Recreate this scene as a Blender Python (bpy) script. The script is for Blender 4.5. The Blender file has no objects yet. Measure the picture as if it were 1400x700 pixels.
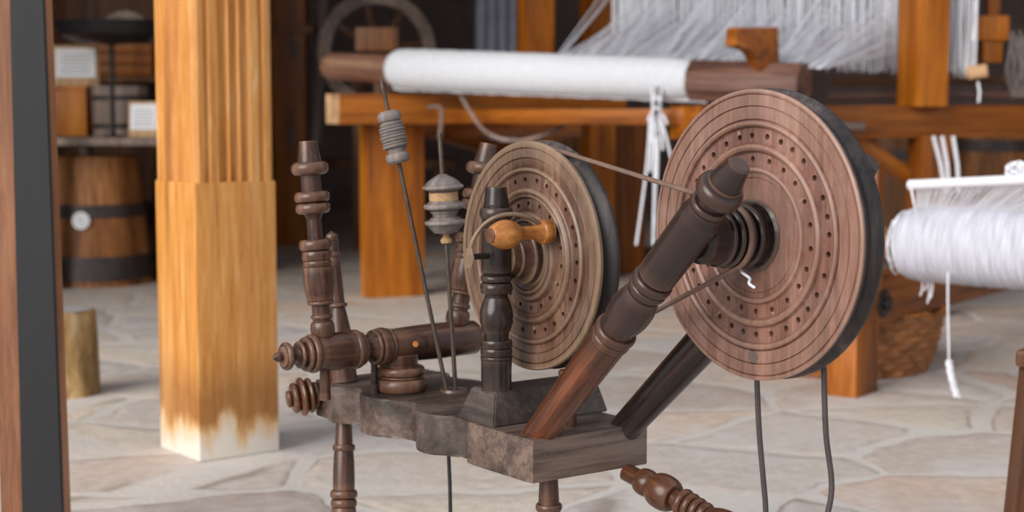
import bpy, bmesh, math, random
from mathutils import Vector, Matrix
R = random.Random(7)
PI = math.pi
SC = bpy.context.scene
COL = SC.collection

# ------------------------------------------------------------------ camera
FPX = 2200.0                      # focal length in pixels of the 1400 px wide frame
CAMZ = 0.85
PITCH = math.atan(210.0 / FPX)
cam = bpy.data.cameras.new('camera')
cam.sensor_width = 36.0
cam.lens = FPX / 1400.0 * 36.0
cam.dof.use_dof = True
cam.dof.focus_distance = 2.08
cam.dof.aperture_fstop = 5.2
cam.clip_start = 0.05
camo = bpy.data.objects.new('camera', cam)
COL.objects.link(camo)
camo.location = (0, 0, CAMZ)
camo.rotation_euler = (PI / 2 - PITCH, 0, 0)
SC.camera = camo

# ------------------------------------------------------------------ light
w = bpy.data.worlds.new('world')
SC.world = w
w.use_nodes = True
bg = w.node_tree.nodes['Background']
bg.inputs['Color'].default_value = (0.86, 0.92, 1.0, 1)
bg.inputs['Strength'].default_value = 0.75
sun = bpy.data.lights.new('sun', 'SUN')
sun.energy = 3.6
sun.angle = math.radians(45)
sun.color = (1.0, 0.95, 0.88)
suno = bpy.data.objects.new('sun', sun)
COL.objects.link(suno)
suno.location = (-4, -3, 6)
suno.rotation_euler = Vector((0.66, 0.70, -0.46)).to_track_quat('-Z', 'Y').to_euler()
SC.view_settings.view_transform = 'Standard'
SC.view_settings.look = 'None'
SC.view_settings.gamma = 1.0
SC.view_settings.use_curve_mapping = False
SC.view_settings.exposure = 0.1


# ------------------------------------------------------------------ helpers
def at(px, py, Y):
    """the point at depth Y that the photograph shows at (px, py)"""
    u = (px - 700.0) / FPX
    v = -(py - 350.0) / FPX
    dy = math.cos(PITCH) + v * math.sin(PITCH)
    dz = -math.sin(PITCH) + v * math.cos(PITCH)
    s = Y / dy
    return Vector((u * s, Y, CAMZ + dz * s))


def srgb(r, g, b):
    def f(c):
        c /= 255.0
        return c / 12.92 if c <= 0.04045 else ((c + 0.055) / 1.055) ** 2.4
    return (f(r), f(g), f(b), 1.0)


def new_mat(name):
    m = bpy.data.materials.new(name)
    m.use_nodes = True
    nt = m.node_tree
    b = nt.nodes['Principled BSDF']
    return m, nt, b


def ramp(nt, stops):
    n = nt.nodes.new('ShaderNodeValToRGB')
    cr = n.color_ramp
    while len(cr.elements) < len(stops):
        cr.elements.new(0.5)
    for e, (p, c) in zip(cr.elements, stops):
        e.position = p
        e.color = c
    return n


def mixc(nt, fac, a, b, mode='MIX'):
    n = nt.nodes.new('ShaderNodeMix')
    n.data_type = 'RGBA'
    n.blend_type = mode
    L = nt.links.new
    for sock, v in ((n.inputs[0], fac), (n.inputs[6], a), (n.inputs[7], b)):
        if isinstance(v, bpy.types.NodeSocket):
            L(v, sock)
        else:
            sock.default_value = v
    return n.outputs[2]


def coords(nt, scale, loc=(0, 0, 0)):
    tc = nt.nodes.new('ShaderNodeTexCoord')
    mp = nt.nodes.new('ShaderNodeMapping')
    mp.inputs['Scale'].default_value = scale
    mp.inputs['Location'].default_value = loc
    nt.links.new(tc.outputs['Object'], mp.inputs['Vector'])
    return mp.outputs['Vector'], tc


def noise(nt, vec, scale, detail=4, rough=0.6, dist=0.0):
    n = nt.nodes.new('ShaderNodeTexNoise')
    n.inputs['Scale'].default_value = scale
    n.inputs['Detail'].default_value = detail
    n.inputs['Roughness'].default_value = rough
    n.inputs['Distortion'].default_value = dist
    nt.links.new(vec, n.inputs['Vector'])
    return n.outputs['Fac']


def wood(name, dark, mid, light, axis='Z', fine=60, rough=0.45, bump=0.25, wear=None, wear_amt=0.6,
         dust=None, dust_amt=0.35, stretch=0.07, spec=0.4, grime=None, spot=None):
    m, nt, b = new_mat(name)
    s = [1, 1, 1]
    s['XYZ'.index(axis)] = stretch
    vec, tc = coords(nt, s)
    n1 = noise(nt, vec, fine * 1.8, 8, 0.72, 0.4)
    n2 = noise(nt, vec, fine * 0.22, 3, 0.5, 0.8)
    add = nt.nodes.new('ShaderNodeMath')
    add.operation = 'MULTIPLY_ADD'
    nt.links.new(n1, add.inputs[0])
    add.inputs[1].default_value = 0.55
    mul = nt.nodes.new('ShaderNodeMath')
    mul.operation = 'MULTIPLY'
    nt.links.new(n2, mul.inputs[0])
    mul.inputs[1].default_value = 0.45
    nt.links.new(mul.outputs[0], add.inputs[2])
    rp = ramp(nt, [(0.36, dark), (0.5, mid), (0.62, light)])
    nt.links.new(add.outputs[0], rp.inputs[0])
    colr = rp.outputs[0]
    n3 = noise(nt, tc.outputs['Object'], 9, 5, 0.7)
    if dust:
        r3 = ramp(nt, [(0.45, (0, 0, 0, 1)), (0.75, (dust_amt,) * 3 + (1,))])
        nt.links.new(n3, r3.inputs[0])
        colr = mixc(nt, r3.outputs[0], colr, dust)
    # blotchy darkening from handling
    n5 = noise(nt, vec, fine * 0.12, 5, 0.7, 0.3)
    r5 = ramp(nt, [(0.38, (0.55, 0.53, 0.52, 1)), (0.58, (1.08, 1.08, 1.08, 1))])
    nt.links.new(n5, r5.inputs[0])
    colr = mixc(nt, 1.0, colr, r5.outputs[0], 'MULTIPLY')
    nsp = noise(nt, tc.outputs['Object'], 210, 2, 0.5)
    rsp = ramp(nt, [(0.68, (0, 0, 0, 1)), (0.74, (0.4, 0.4, 0.4, 1))])
    nt.links.new(nsp, rsp.inputs[0])
    if dust:
        colr = mixc(nt, rsp.outputs[0], colr, dust)
    if grime:
        gc, z0, soft, amt = grime
        sp = nt.nodes.new('ShaderNodeSeparateXYZ')
        nt.links.new(tc.outputs['Object'], sp.inputs[0])
        ma = nt.nodes.new('ShaderNodeMath')
        ma.operation = 'MULTIPLY_ADD'
        nt.links.new(n3, ma.inputs[0])
        ma.inputs[1].default_value = 0.16
        nt.links.new(sp.outputs['Z'], ma.inputs[2])
        mr = nt.nodes.new('ShaderNodeMapRange')
        nt.links.new(ma.outputs[0], mr.inputs['Value'])
        mr.inputs['From Min'].default_value = z0 + 0.08 - soft
        mr.inputs['From Max'].default_value = z0 + 0.08 + soft
        mr.inputs['To Max'].default_value = amt
        colr = mixc(nt, mr.outputs[0], colr, gc)
    if spot:
        sc_, pos, rad_ = spot
        vd = nt.nodes.new('ShaderNodeVectorMath')
        vd.operation = 'DISTANCE'
        nt.links.new(tc.outputs['Object'], vd.inputs[0])
        vd.inputs[1].default_value = pos
        mb = nt.nodes.new('ShaderNodeMath')
        mb.operation = 'MULTIPLY_ADD'
        nt.links.new(noise(nt, tc.outputs['Object'], 90, 3, 0.6), mb.inputs[0])
        mb.inputs[1].default_value = 0.012
        nt.links.new(vd.outputs['Value'], mb.inputs[2])
        mr = nt.nodes.new('ShaderNodeMapRange')
        nt.links.new(mb.outputs[0], mr.inputs['Value'])
        mr.inputs['From Min'].default_value = rad_ + 0.008
        mr.inputs['From Max'].default_value = rad_ + 0.006
        mr.inputs['To Max'].default_value = 0.85
        colr = mixc(nt, mr.outputs[0], colr, sc_)
    if wear:
        g = nt.nodes.new('ShaderNodeNewGeometry')
        rw = ramp(nt, [(0.51, (0, 0, 0, 1)), (0.6, (wear_amt,) * 3 + (1,))])
        nt.links.new(g.outputs['Pointiness'], rw.inputs[0])
        colr = mixc(nt, rw.outputs[0], colr, wear)
    nt.links.new(colr, b.inputs['Base Color'])
    rr = nt.nodes.new('ShaderNodeMapRange')
    rr.inputs['To Min'].default_value = max(0.05, rough - 0.13)
    rr.inputs['To Max'].default_value = min(1, rough + 0.2)
    nt.links.new(n3, rr.inputs['Value'])
    nt.links.new(rr.outputs[0], b.inputs['Roughness'])
    b.inputs['Specular IOR Level'].default_value = spec
    bp = nt.nodes.new('ShaderNodeBump')
    bp.inputs['Strength'].default_value = bump
    bp.inputs['Distance'].default_value = 0.003
    nt.links.new(add.outputs[0], bp.inputs['Height'])
    nt.links.new(bp.outputs[0], b.inputs['Normal'])
    return m


def plain(name, c, rough=0.6, metal=0.0, var=0.25, scale=30, bump=0.1, stretch=(1, 1, 1)):
    m, nt, b = new_mat(name)
    vec, tc = coords(nt, stretch)
    n = noise(nt, vec, scale, 5, 0.6)
    lo = tuple(x * (1 - var) for x in c[:3]) + (1,)
    hi = tuple(min(1, x * (1 + var)) for x in c[:3]) + (1,)
    rp = ramp(nt, [(0.3, lo), (0.7, hi)])
    nt.links.new(n, rp.inputs[0])
    nt.links.new(rp.outputs[0], b.inputs['Base Color'])
    b.inputs['Roughness'].default_value = rough
    b.inputs['Metallic'].default_value = metal
    bp = nt.nodes.new('ShaderNodeBump')
    bp.inputs['Strength'].default_value = bump
    bp.inputs['Distance'].default_value = 0.003
    nt.links.new(n, bp.inputs['Height'])
    nt.links.new(bp.outputs[0], b.inputs['Normal'])
    return m


def frame(p, z, x=None):
    """matrix with origin p, local z along z"""
    z = Vector(z).normalized()
    x = Vector(x) if x is not None else Vector((1, 0, 0))
    if abs(x.normalized().dot(z)) > 0.98:
        x = Vector((0, 1, 0))
    y = z.cross(x).normalized()
    x = y.cross(z)
    M = Matrix((x, y, z)).transposed().to_4x4()
    M.translation = Vector(p)
    return M


def finish(name, bm, m, parent=None, M=None, smooth=True, ang=35):
    bmesh.ops.recalc_face_normals(bm, faces=bm.faces[:])
    me = bpy.data.meshes.new(name)
    bm.to_mesh(me)
    bm.free()
    for p in me.polygons:
        p.use_smooth = smooth
    if smooth:
        me.set_sharp_from_angle(angle=math.radians(ang))
    me.materials.append(m)
    o = bpy.data.objects.new(name, me)
    COL.objects.link(o)
    M = M or Matrix()
    if parent:
        o.parent = parent
        o.matrix_basis = WM[parent.name].inverted() @ M
    else:
        o.matrix_basis = M
    WM[o.name] = M
    return o


WM = {}


def thing(name, label, cat, loc=(0, 0, 0), group=None):
    o = bpy.data.objects.new(name, None)
    o.empty_display_size = 0.1
    COL.objects.link(o)
    o.location = loc
    WM[o.name] = Matrix.Translation(Vector(loc))
    return tag(o, label, cat, group)


def tag(o, label, cat, group=None):
    o['label'] = label
    o['category'] = cat
    if group:
        o['group'] = group
    return o


# --- lathe profiles: pieces of turned wood, lengths and radii in any unit
def turn(spec, kl=1.0, kr=1.0):
    pts = []
    z = 0.0
    for s in spec:
        k, L = s[0], s[1]
        if k == 's':
            seq = [(t_, s[2] + (s[3] - s[2]) * t_) for t_ in ((0, 0.04, 0.2, 0.5, 0.8, 0.96, 1) if L > 4 else (0, 1))]
        elif k == 'b':
            rb, rm = s[2], s[3]
            n = 8
            seq = [(0.5 - 0.5 * math.cos(PI * i / n), rb + (rm - rb) * math.sin(PI * i / n) ** 0.8) for i in range(n + 1)]
        else:                                  # 'v' swelling
            r0, r1, rm = s[2], s[3], s[4]
            n = 10
            seq = [(i / n, r0 + (r1 - r0) * i / n + (rm - 0.5 * (r0 + r1)) * math.sin(PI * i / n)) for i in range(n + 1)]
        for t, r in seq:
            p = (r * kr, (z + t * L) * kl)
            if not pts or abs(p[0] - pts[-1][0]) + abs(p[1] - pts[-1][1]) > 1e-6:
                pts.append(p)
        z += L
    return pts


def lathe_bm(pts, segs=40, bm=None, M=None, cap=True):
    bm = bm or bmesh.new()
    M = M or Matrix()
    rings = []
    for r, z in pts:
        if r < 1e-6:
            rings.append([bm.verts.new(M @ Vector((0, 0, z)))])
        else:
            rings.append([bm.verts.new(M @ Vector((r * math.cos(2 * PI * i / segs), r * math.sin(2 * PI * i / segs), z)))
                          for i in range(segs)])
    for a, b in zip(rings, rings[1:]):
        for i in range(segs):
            j = (i + 1) % segs
            if len(a) == 1 and len(b) == 1:
                continue
            if len(a) == 1:
                bm.faces.new((a[0], b[i], b[j]))
            elif len(b) == 1:
                bm.faces.new((a[i], a[j], b[0]))
            else:
                bm.faces.new((a[i], a[j], b[j], b[i]))
    if cap:
        if len(rings[0]) > 1:
            bm.faces.new(rings[0][::-1])
        if len(rings[-1]) > 1:
            bm.faces.new(rings[-1])
    return bm


def lathe(name, spec, m, parent, p0, p1, kr, segs=40):
    """turned piece from p0 (first piece of spec) to p1"""
    p0, p1 = Vector(p0), Vector(p1)
    tot = sum(s[1] for s in spec)
    pts = turn(spec, (p1 - p0).length / tot, kr)
    return finish(name, lathe_bm(pts, segs), m, parent, frame(p0, p1 - p0))


def tube_bm(bm, path, r, segs=8, close=False, r1=None):
    path = [Vector(p) for p in path]
    n = len(path)
    rings = []
    prev = None
    for i, p in enumerate(path):
        if close:
            t = (path[(i + 1) % n] - path[i - 1]).normalized()
        else:
            t = (path[min(i + 1, n - 1)] - path[max(i - 1, 0)]).normalized()
        if prev is None:
            x = Vector((0, 0, 1)) if abs(t.z) < 0.9 else Vector((1, 0, 0))
            x = (x - t * x.dot(t)).normalized()
        else:
            x = (prev - t * prev.dot(t)).normalized()
        prev = x
        y = t.cross(x)
        rr = r if r1 is None else r + (r1 - r) * i / max(1, n - 1)
        if isinstance(rr, tuple):
            rx, ry = rr
        else:
            rx = ry = rr
        rings.append([bm.verts.new(p + x * rx * math.cos(2 * PI * k / segs) + y * ry * math.sin(2 * PI * k / segs))
                      for k in range(segs)])
    rng = range(n if close else n - 1)
    for i in rng:
        a, b = rings[i], rings[(i + 1) % n]
        for k in range(segs):
            j = (k + 1) % segs
            bm.faces.new((a[k], a[j], b[j], b[k]))
    if not close:
        bm.faces.new(rings[0][::-1])
        bm.faces.new(rings[-1])
    return bm


def smooth_path(pts, n=6):
    pts = [Vector(p) for p in pts]
    out = []
    for i in range(len(pts) - 1):
        a = pts[max(i - 1, 0)]
        b, c = pts[i], pts[i + 1]
        d = pts[min(i + 2, len(pts) - 1)]
        for k in range(n):
            t = k / n
            out.append(0.5 * ((2 * b) + (c - a) * t + (2 * a - 5 * b + 4 * c - d) * t * t + (3 * b - a - 3 * c + d) * t ** 3))
    out.append(pts[-1])
    return out


def tube(name, path, r, m, parent=None, segs=8, close=False, r1=None):
    path = [Vector(p) for p in path]
    o = sum(path, Vector()) / len(path)
    bm = tube_bm(bmesh.new(), [p - o for p in path], r, segs, close, r1)
    return finish(name, bm, m, parent, Matrix.Translation(o))


def box_bm(sx, sy, sz, bevel=0.004, bm=None, M=None, segs=2):
    """box centred in x, y and rising from z = 0"""
    b2 = bmesh.new()
    bmesh.ops.create_cube(b2, size=1.0)
    for v in b2.verts:
        v.co = Vector((v.co.x * sx, v.co.y * sy, (v.co.z + 0.5) * sz))
    if bevel:
        bmesh.ops.bevel(b2, geom=b2.edges[:], offset=bevel, segments=segs, affect='EDGES', profile=0.6)
    if M:
        bmesh.ops.transform(b2, matrix=M, verts=b2.verts[:])
    if bm is None:
        return b2
    tmp = bpy.data.meshes.new('tmp')
    b2.to_mesh(tmp)
    b2.free()
    bm.from_mesh(tmp)
    bpy.data.meshes.remove(tmp)
    return bm


def beam(name, p0, p1, wx, wy, m, parent, x=(0, 0, 1), bevel=0.005):
    """squared timber from p0 to p1; wx is its size along x, wy across"""
    p0, p1 = Vector(p0), Vector(p1)
    return finish(name, box_bm(wx, wy, (p1 - p0).length, bevel), m, parent, frame(p0, p1 - p0, x))


def prism_bm(poly, h, bevel=0.0, bm=None):
    """outline poly in x, y raised from z = 0 to h"""
    bm = bm or bmesh.new()
    lo = [bm.verts.new((x, y, 0)) for x, y in poly]
    hi = [bm.verts.new((x, y, h)) for x, y in poly]
    n = len(poly)
    f0 = bm.faces.new(lo[::-1])
    f1 = bm.faces.new(hi)
    for i in range(n):
        j = (i + 1) % n
        bm.faces.new((lo[i], lo[j], hi[j], hi[i]))
    if bevel:
        es = list(set(f0.edges) | set(f1.edges))
        bmesh.ops.bevel(bm, geom=es, offset=bevel, segments=2, affect='EDGES', profile=0.6)
    return bm


def strands_bm(lines, r, segs=4):
    bm = bmesh.new()
    for l in lines:
        tube_bm(bm, l, r, segs)
    return bm


# ------------------------------------------------------------------ materials
M_WHEEL = wood('wheel_wood', srgb(76, 48, 40), srgb(116, 80, 68), srgb(146, 108, 94), 'X', 60, 0.36, 0.25,
               srgb(170, 140, 122), 0.5, srgb(150, 126, 118), 0.45, spot=(srgb(52, 50, 54), (-0.148, -0.004, 0.0), 0.008))
M_WHEEL2 = wood('worn_wheel_wood', srgb(48, 30, 24), srgb(88, 60, 48), srgb(122, 90, 72), 'X', 60, 0.32, 0.25,
                srgb(160, 138, 112), 0.6, srgb(140, 122, 106), 0.4)
M_RIM = wood('dark_rim_wood', srgb(26, 22, 22), srgb(54, 46, 46), srgb(88, 77, 74), 'X', 50, 0.4, 0.25)
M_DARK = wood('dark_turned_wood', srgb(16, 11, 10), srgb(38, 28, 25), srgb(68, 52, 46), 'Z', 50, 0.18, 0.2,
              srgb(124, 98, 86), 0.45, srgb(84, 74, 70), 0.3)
M_TURN = wood('brown_turned_wood', srgb(30, 18, 14), srgb(72, 46, 36), srgb(122, 84, 64), 'Z', 50, 0.24, 0.2,
              srgb(164, 124, 98), 0.5, srgb(110, 88, 78), 0.4)
M_STRUT = wood('red_brown_turned_wood', srgb(34, 16, 9), srgb(86, 48, 30), srgb(128, 78, 50), 'Z', 45, 0.22, 0.2,
               srgb(150, 108, 82), 0.4, srgb(66, 54, 52), 0.5)
M_STRUTLONG = wood('darkened_strut_wood', srgb(36, 17, 10), srgb(98, 54, 34), srgb(140, 86, 56), 'Z', 45, 0.2, 0.2,
                   srgb(140, 104, 84), 0.4, srgb(76, 58, 52), 0.5, grime=(srgb(42, 34, 33), 0.225, 0.06, 0.9))
M_BENCH = wood('grey_bench_wood', srgb(34, 26, 23), srgb(74, 59, 52), srgb(112, 93, 82), 'Y', 50, 0.4, 0.4,
               None, 0.5, srgb(118, 106, 102), 0.45)
M_BLOCK = wood('dark_block_wood', srgb(28, 21, 19), srgb(56, 45, 41), srgb(88, 73, 66), 'X', 45, 0.42, 0.4,
               None, 0.5, srgb(112, 100, 94), 0.4)
M_KNOB = wood('pale_handle_wood', srgb(116, 66, 24), srgb(176, 112, 52), srgb(206, 148, 86), 'Z', 50, 0.26, 0.08)
M_DUST = wood('dusty_whorl_wood', srgb(78, 68, 64), srgb(120, 110, 106), srgb(150, 140, 136), 'Z', 30, 0.7, 0.3,
              srgb(170, 160, 150), 0.4)
M_IRON = plain('rusty_iron', srgb(78, 66, 58), 0.5, 0.5, 0.35, 60, 0.2)
M_BLACKIRON = plain('black_iron', srgb(44, 42, 44), 0.45, 0.4, 0.3, 40)
M_LEATHER = plain('leather_band', srgb(112, 88, 76), 0.6, 0, 0.25, 50, 0.3)
M_RUBBER = plain('dark_cord', srgb(62, 54, 54), 0.5, 0, 0.2, 50)
M_THREAD = plain('tan_thread', srgb(176, 142, 104), 0.9, 0, 0.3, 120, 0.5, (1, 1, 6))
M_GREYTHREAD = plain('grey_thread', srgb(118, 108, 104), 0.9, 0, 0.3, 120, 0.6, (1, 1, 6))
M_AMBER = wood('amber_varnished_wood', srgb(128, 64, 6), srgb(180, 102, 16), srgb(204, 130, 42), 'Z', 26, 0.42, 0.1)
M_AMBER2 = wood('brown_varnished_wood', srgb(98, 48, 8), srgb(150, 82, 16), srgb(176, 108, 42), 'Z', 26, 0.42, 0.1)
M_ENDGRAIN = wood('pale_end_grain', srgb(196, 150, 106), srgb(222, 180, 136), srgb(236, 202, 162), 'Z', 30, 0.7, 0.1)
M_BEAM = wood('brown_beam_wood', srgb(100, 66, 52), srgb(148, 108, 88), srgb(182, 142, 112), 'Z', 30, 0.4, 0.15)
M_DARKBEAM = wood('old_dark_beam_wood', srgb(66, 42, 36), srgb(122, 86, 74), srgb(156, 118, 104), 'Z', 30, 0.45, 0.2)
M_BROWN = wood('dull_brown_wood', srgb(60, 36, 18), srgb(112, 70, 38), srgb(150, 102, 62), 'Z', 22, 0.5, 0.1)
M_BARREL = wood('barrel_wood', srgb(86, 48, 18), srgb(146, 92, 46), srgb(186, 130, 78), 'Z', 26, 0.5, 0.1)
M_GREYWOOD = wood('grey_weathered_wood', srgb(96, 82, 76), srgb(140, 122, 112), srgb(170, 150, 138), 'Z', 26, 0.7, 0.15)
M_HOOP = plain('hoop_metal', srgb(74, 66, 64), 0.5, 0.5, 0.3, 20)
M_YARN = plain('white_yarn', srgb(224, 224, 230), 0.95, 0, 0.06, 60, 0.5, (1, 1, 8))
M_ROLL = plain('wound_yarn', srgb(192, 193, 205), 0.95, 0, 0.33, 18, 0.9, (0.6, 0.6, 14))
M_CLOTH = plain('white_cloth', srgb(207, 210, 217), 0.95, 0, 0.06, 25, 0.6, (1, 1, 3))
M_STRING = plain('white_string', srgb(230, 232, 240), 0.95, 0, 0.1, 60, 0.4)
M_PAPER = plain('white_paper', srgb(244, 244, 246), 0.8, 0, 0.02, 20, 0.0)
M_INK = plain('grey_print', srgb(186, 186, 192), 0.8, 0, 0.05, 20, 0.0)
M_WICKER = plain('wicker', srgb(150, 96, 52), 0.6, 0, 0.55, 26, 0.4)
M_BLACK = plain('black_paint', srgb(17, 17, 23), 0.6, 0, 0.2, 18, 0.1, (1, 1, 0.3))
M_POSTWOOD = wood('reddish_post_wood', srgb(104, 62, 40), srgb(158, 106, 74), srgb(188, 138, 102), 'Z', 26, 0.5, 0.15)
M_BARK = wood('log_bark', srgb(112, 84, 48), srgb(176, 140, 90), srgb(214, 188, 148), 'Z', 24, 0.7, 0.35, stretch=0.25)
M_LOGTOP = plain('grey_log_end', srgb(150, 146, 146), 0.8, 0, 0.2, 24, 0.3)
M_GREYCLOTH = plain('grey_blue_cloth', srgb(150, 152, 168), 0.9, 0, 0.15, 8, 0.1)


def column_material():
    m, nt, b = new_mat('peeling_column_wood')
    vec, tc = coords(nt, (1, 1, 0.06))
    n1 = noise(nt, vec, 60, 8, 0.75, 0.5)
    rp = ramp(nt, [(0.3, srgb(150, 88, 28)), (0.44, srgb(194, 128, 54)), (0.56, srgb(208, 146, 74)), (0.68, srgb(224, 180, 124))])
    nt.links.new(n1, rp.inputs[0])
    sep = nt.nodes.new('ShaderNodeSeparateXYZ')
    nt.links.new(tc.outputs['Object'], sep.inputs[0])
    vec2, _ = coords(nt, (1, 1, 0.3))
    n2 = noise(nt, vec2, 16, 4, 0.6)

    def band(zmid, soft, amp):
        a = nt.nodes.new('ShaderNodeMath')
        a.operation = 'MULTIPLY_ADD'
        nt.links.new(n2, a.inputs[0])
        a.inputs[1].default_value = amp
        nt.links.new(sep.outputs['Z'], a.inputs[2])
        mr = nt.nodes.new('ShaderNodeMapRange')
        nt.links.new(a.outputs[0], mr.inputs['Value'])
        mr.inputs['From Min'].default_value = zmid + amp * 0.5 + soft
        mr.inputs['From Max'].default_value = zmid + amp * 0.5 - soft
        return mr.outputs[0]
    # dark water stain near the foot, bleached wood below it
    st = nt.nodes.new('ShaderNodeMath')
    st.operation = 'MULTIPLY'
    nt.links.new(band(0.21, 0.05, 0.12), st.inputs[0])
    st.inputs[1].default_value = 0.6
    c = mixc(nt, st.outputs[0], rp.outputs[0], srgb(126, 78, 34))
    # grime down the long shakes
    n4 = noise(nt, vec, 9, 3, 0.5)
    r4 = ramp(nt, [(0.56, (0, 0, 0, 1)), (0.7, (0.55, 0.55, 0.55, 1))])
    nt.links.new(n4, r4.inputs[0])
    c = mixc(nt, r4.outputs[0], c, srgb(214, 160, 98))
    n6 = noise(nt, coords(nt, (1, 1, 0.03), (3, 1, 0))[0], 20, 3, 0.5)
    r6 = ramp(nt, [(0.35, (0.6, 0.6, 0.6, 1)), (0.39, (0, 0, 0, 1))])
    nt.links.new(n6, r6.inputs[0])
    c = mixc(nt, r6.outputs[0], c, srgb(132, 78, 28))
    c = mixc(nt, band(0.085, 0.02, 0.2), c, srgb(218, 176, 124))
    c = mixc(nt, band(0.05, 0.03, 0.26), c, srgb(222, 212, 200))
    nt.links.new(c, b.inputs['Base Color'])
    b.inputs['Roughness'].default_value = 0.5
    bp = nt.nodes.new('ShaderNodeBump')
    bp.inputs['Strength'].default_value = 0.25
    bp.inputs['Distance'].default_value = 0.003
    nt.links.new(n1, bp.inputs['Height'])
    nt.links.new(bp.outputs[0], b.inputs['Normal'])
    return m


def floor_material():
    m, nt, b = new_mat('flagstones')
    tc = nt.nodes.new('ShaderNodeTexCoord')
    n0 = nt.nodes.new('ShaderNodeTexNoise')
    n0.inputs['Scale'].default_value = 2.2
    n0.inputs['Detail'].default_value = 4
    nt.links.new(tc.outputs['Object'], n0.inputs['Vector'])
    vm = nt.nodes.new('ShaderNodeVectorMath')
    vm.operation = 'MULTIPLY_ADD'
    nt.links.new(n0.outputs['Color'], vm.inputs[0])
    vm.inputs[1].default_value = (0.22, 0.22, 0)
    nt.links.new(tc.outputs['Object'], vm.inputs[2])
    mp = nt.nodes.new('ShaderNodeMapping')
    mp.inputs['Scale'].default_value = (1.0, 1.25, 0)
    mp.inputs['Rotation'].default_value = (0, 0, 0.5)
    mp.inputs['Location'].default_value = (0.2, 0.35, 0)
    nt.links.new(vm.outputs[0], mp.inputs['Vector'])
    ve = nt.nodes.new('ShaderNodeTexVoronoi')
    ve.feature = 'DISTANCE_TO_EDGE'
    ve.inputs['Scale'].default_value = 1.9
    ve.inputs['Randomness'].default_value = 0.8
    nt.links.new(mp.outputs[0], ve.inputs['Vector'])
    vc = nt.nodes.new('ShaderNodeTexVoronoi')
    vc.inputs['Scale'].default_value = 1.9
    vc.inputs['Randomness'].default_value = 0.8
    nt.links.new(mp.outputs[0], vc.inputs['Vector'])
    sep = nt.nodes.new('ShaderNodeSeparateColor')
    nt.links.new(vc.outputs['Color'], sep.inputs[0])
    rp = ramp(nt, [(0.0, srgb(182, 168, 162)), (0.3, srgb(204, 191, 180)), (0.55, srgb(190, 184, 184)),
                   (0.8, srgb(212, 198, 182)), (1.0, srgb(200, 172, 158))])
    nt.links.new(sep.outputs[0], rp.inputs[0])
    nf = noise(nt, tc.outputs['Object'], 26, 8, 0.7)
    rf = ramp(nt, [(0.3, (0.8, 0.79, 0.78, 1)), (0.7, (1.14, 1.13, 1.12, 1))])
    nt.links.new(nf, rf.inputs[0])
    c = mixc(nt, 1.0, rp.outputs[0], rf.outputs[0], 'MULTIPLY')
    nl = noise(nt, tc.outputs['Object'], 3.2, 5, 0.6)
    rl = ramp(nt, [(0.48, (0, 0, 0, 1)), (0.68, (0.6, 0.6, 0.6, 1))])
    nt.links.new(nl, rl.inputs[0])
    c = mixc(nt, rl.outputs[0], c, srgb(206, 200, 198))
    re = ramp(nt, [(0.0, (1, 1, 1, 1)), (0.028, (1, 1, 1, 1)), (0.042, (0, 0, 0, 1))])
    nt.links.new(ve.outputs['Distance'], re.inputs[0])
    c = mixc(nt, re.outputs[0], c, srgb(206, 199, 193))
    rk = ramp(nt, [(0.033, (0, 0, 0, 1)), (0.04, (0.75, 0.75, 0.75, 1)), (0.052, (0, 0, 0, 1))])
    nt.links.new(ve.outputs['Distance'], rk.inputs[0])
    nk = noise(nt, tc.outputs['Object'], 5, 3, 0.5)
    rk2 = ramp(nt, [(0.42, (0, 0, 0, 1)), (0.58, (1, 1, 1, 1))])
    nt.links.new(nk, rk2.inputs[0])
    mk = mixc(nt, 1.0, rk.outputs[0], rk2.outputs[0], 'MULTIPLY')
    c = mixc(nt, mk, c, srgb(130, 110, 94))
    nt.links.new(c, b.inputs['Base Color'])
    b.inputs['Roughness'].default_value = 0.75
    h = nt.nodes.new('ShaderNodeMath')
    h.operation = 'ADD'
    rh = ramp(nt, [(0.03, (0, 0, 0, 1)), (0.09, (1, 1, 1, 1))])
    nt.links.new(ve.outputs['Distance'], rh.inputs[0])
    nt.links.new(rh.outputs[0], h.inputs[0])
    nt.links.new(nf, h.inputs[1])
    bp = nt.nodes.new('ShaderNodeBump')
    bp.inputs['Strength'].default_value = 0.5
    bp.inputs['Distance'].default_value = 0.012
    nt.links.new(h.outputs[0], bp.inputs['Height'])
    nt.links.new(bp.outputs[0], b.inputs['Normal'])
    return m


M_COLUMN = column_material()
M_FLOOR = floor_material()
M_WALL = plain('dark_wall_plaster', srgb(118, 102, 98), 0.9, 0, 0.25, 3, 0.2)
M_CEIL = wood('shade_ceiling_boards', srgb(58, 40, 28), srgb(92, 66, 46), srgb(116, 86, 60), 'X', 8, 0.7, 0.1)


# ------------------------------------------------------------------ setting
def struct(name, o):
    o['kind'] = 'structure'
    return o


def slab(name, x0, x1, y0, y1, z0, z1, m):
    c = Vector(((x0 + x1) / 2, (y0 + y1) / 2, z0))
    return struct(name, finish(name, box_bm(x1 - x0, y1 - y0, z1 - z0, 0), m, None, Matrix.Translation(c), False))


slab('floor', -9, 10, -6, 13.2, -0.2, 0.0, M_FLOOR)
slab('wall_back', -7, 8, 12.6, 12.9, 0, 3.3, M_WALL)
slab('shade_wall_left', -4.6, -4.3, 4.2, 12.6, 0, 3.3, M_WALL)  # unseen side wall, added to help darken the background
slab('shade_wall_right', 6.0, 6.3, 4.2, 12.6, 0, 3.3, M_WALL)  # also out of view, added to keep the loom area dim
slab('shade_ceiling', -7, 8, 4.6, 12.9, 3.3, 3.5, M_CEIL)  # unseen, added to block sky light over the background

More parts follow.
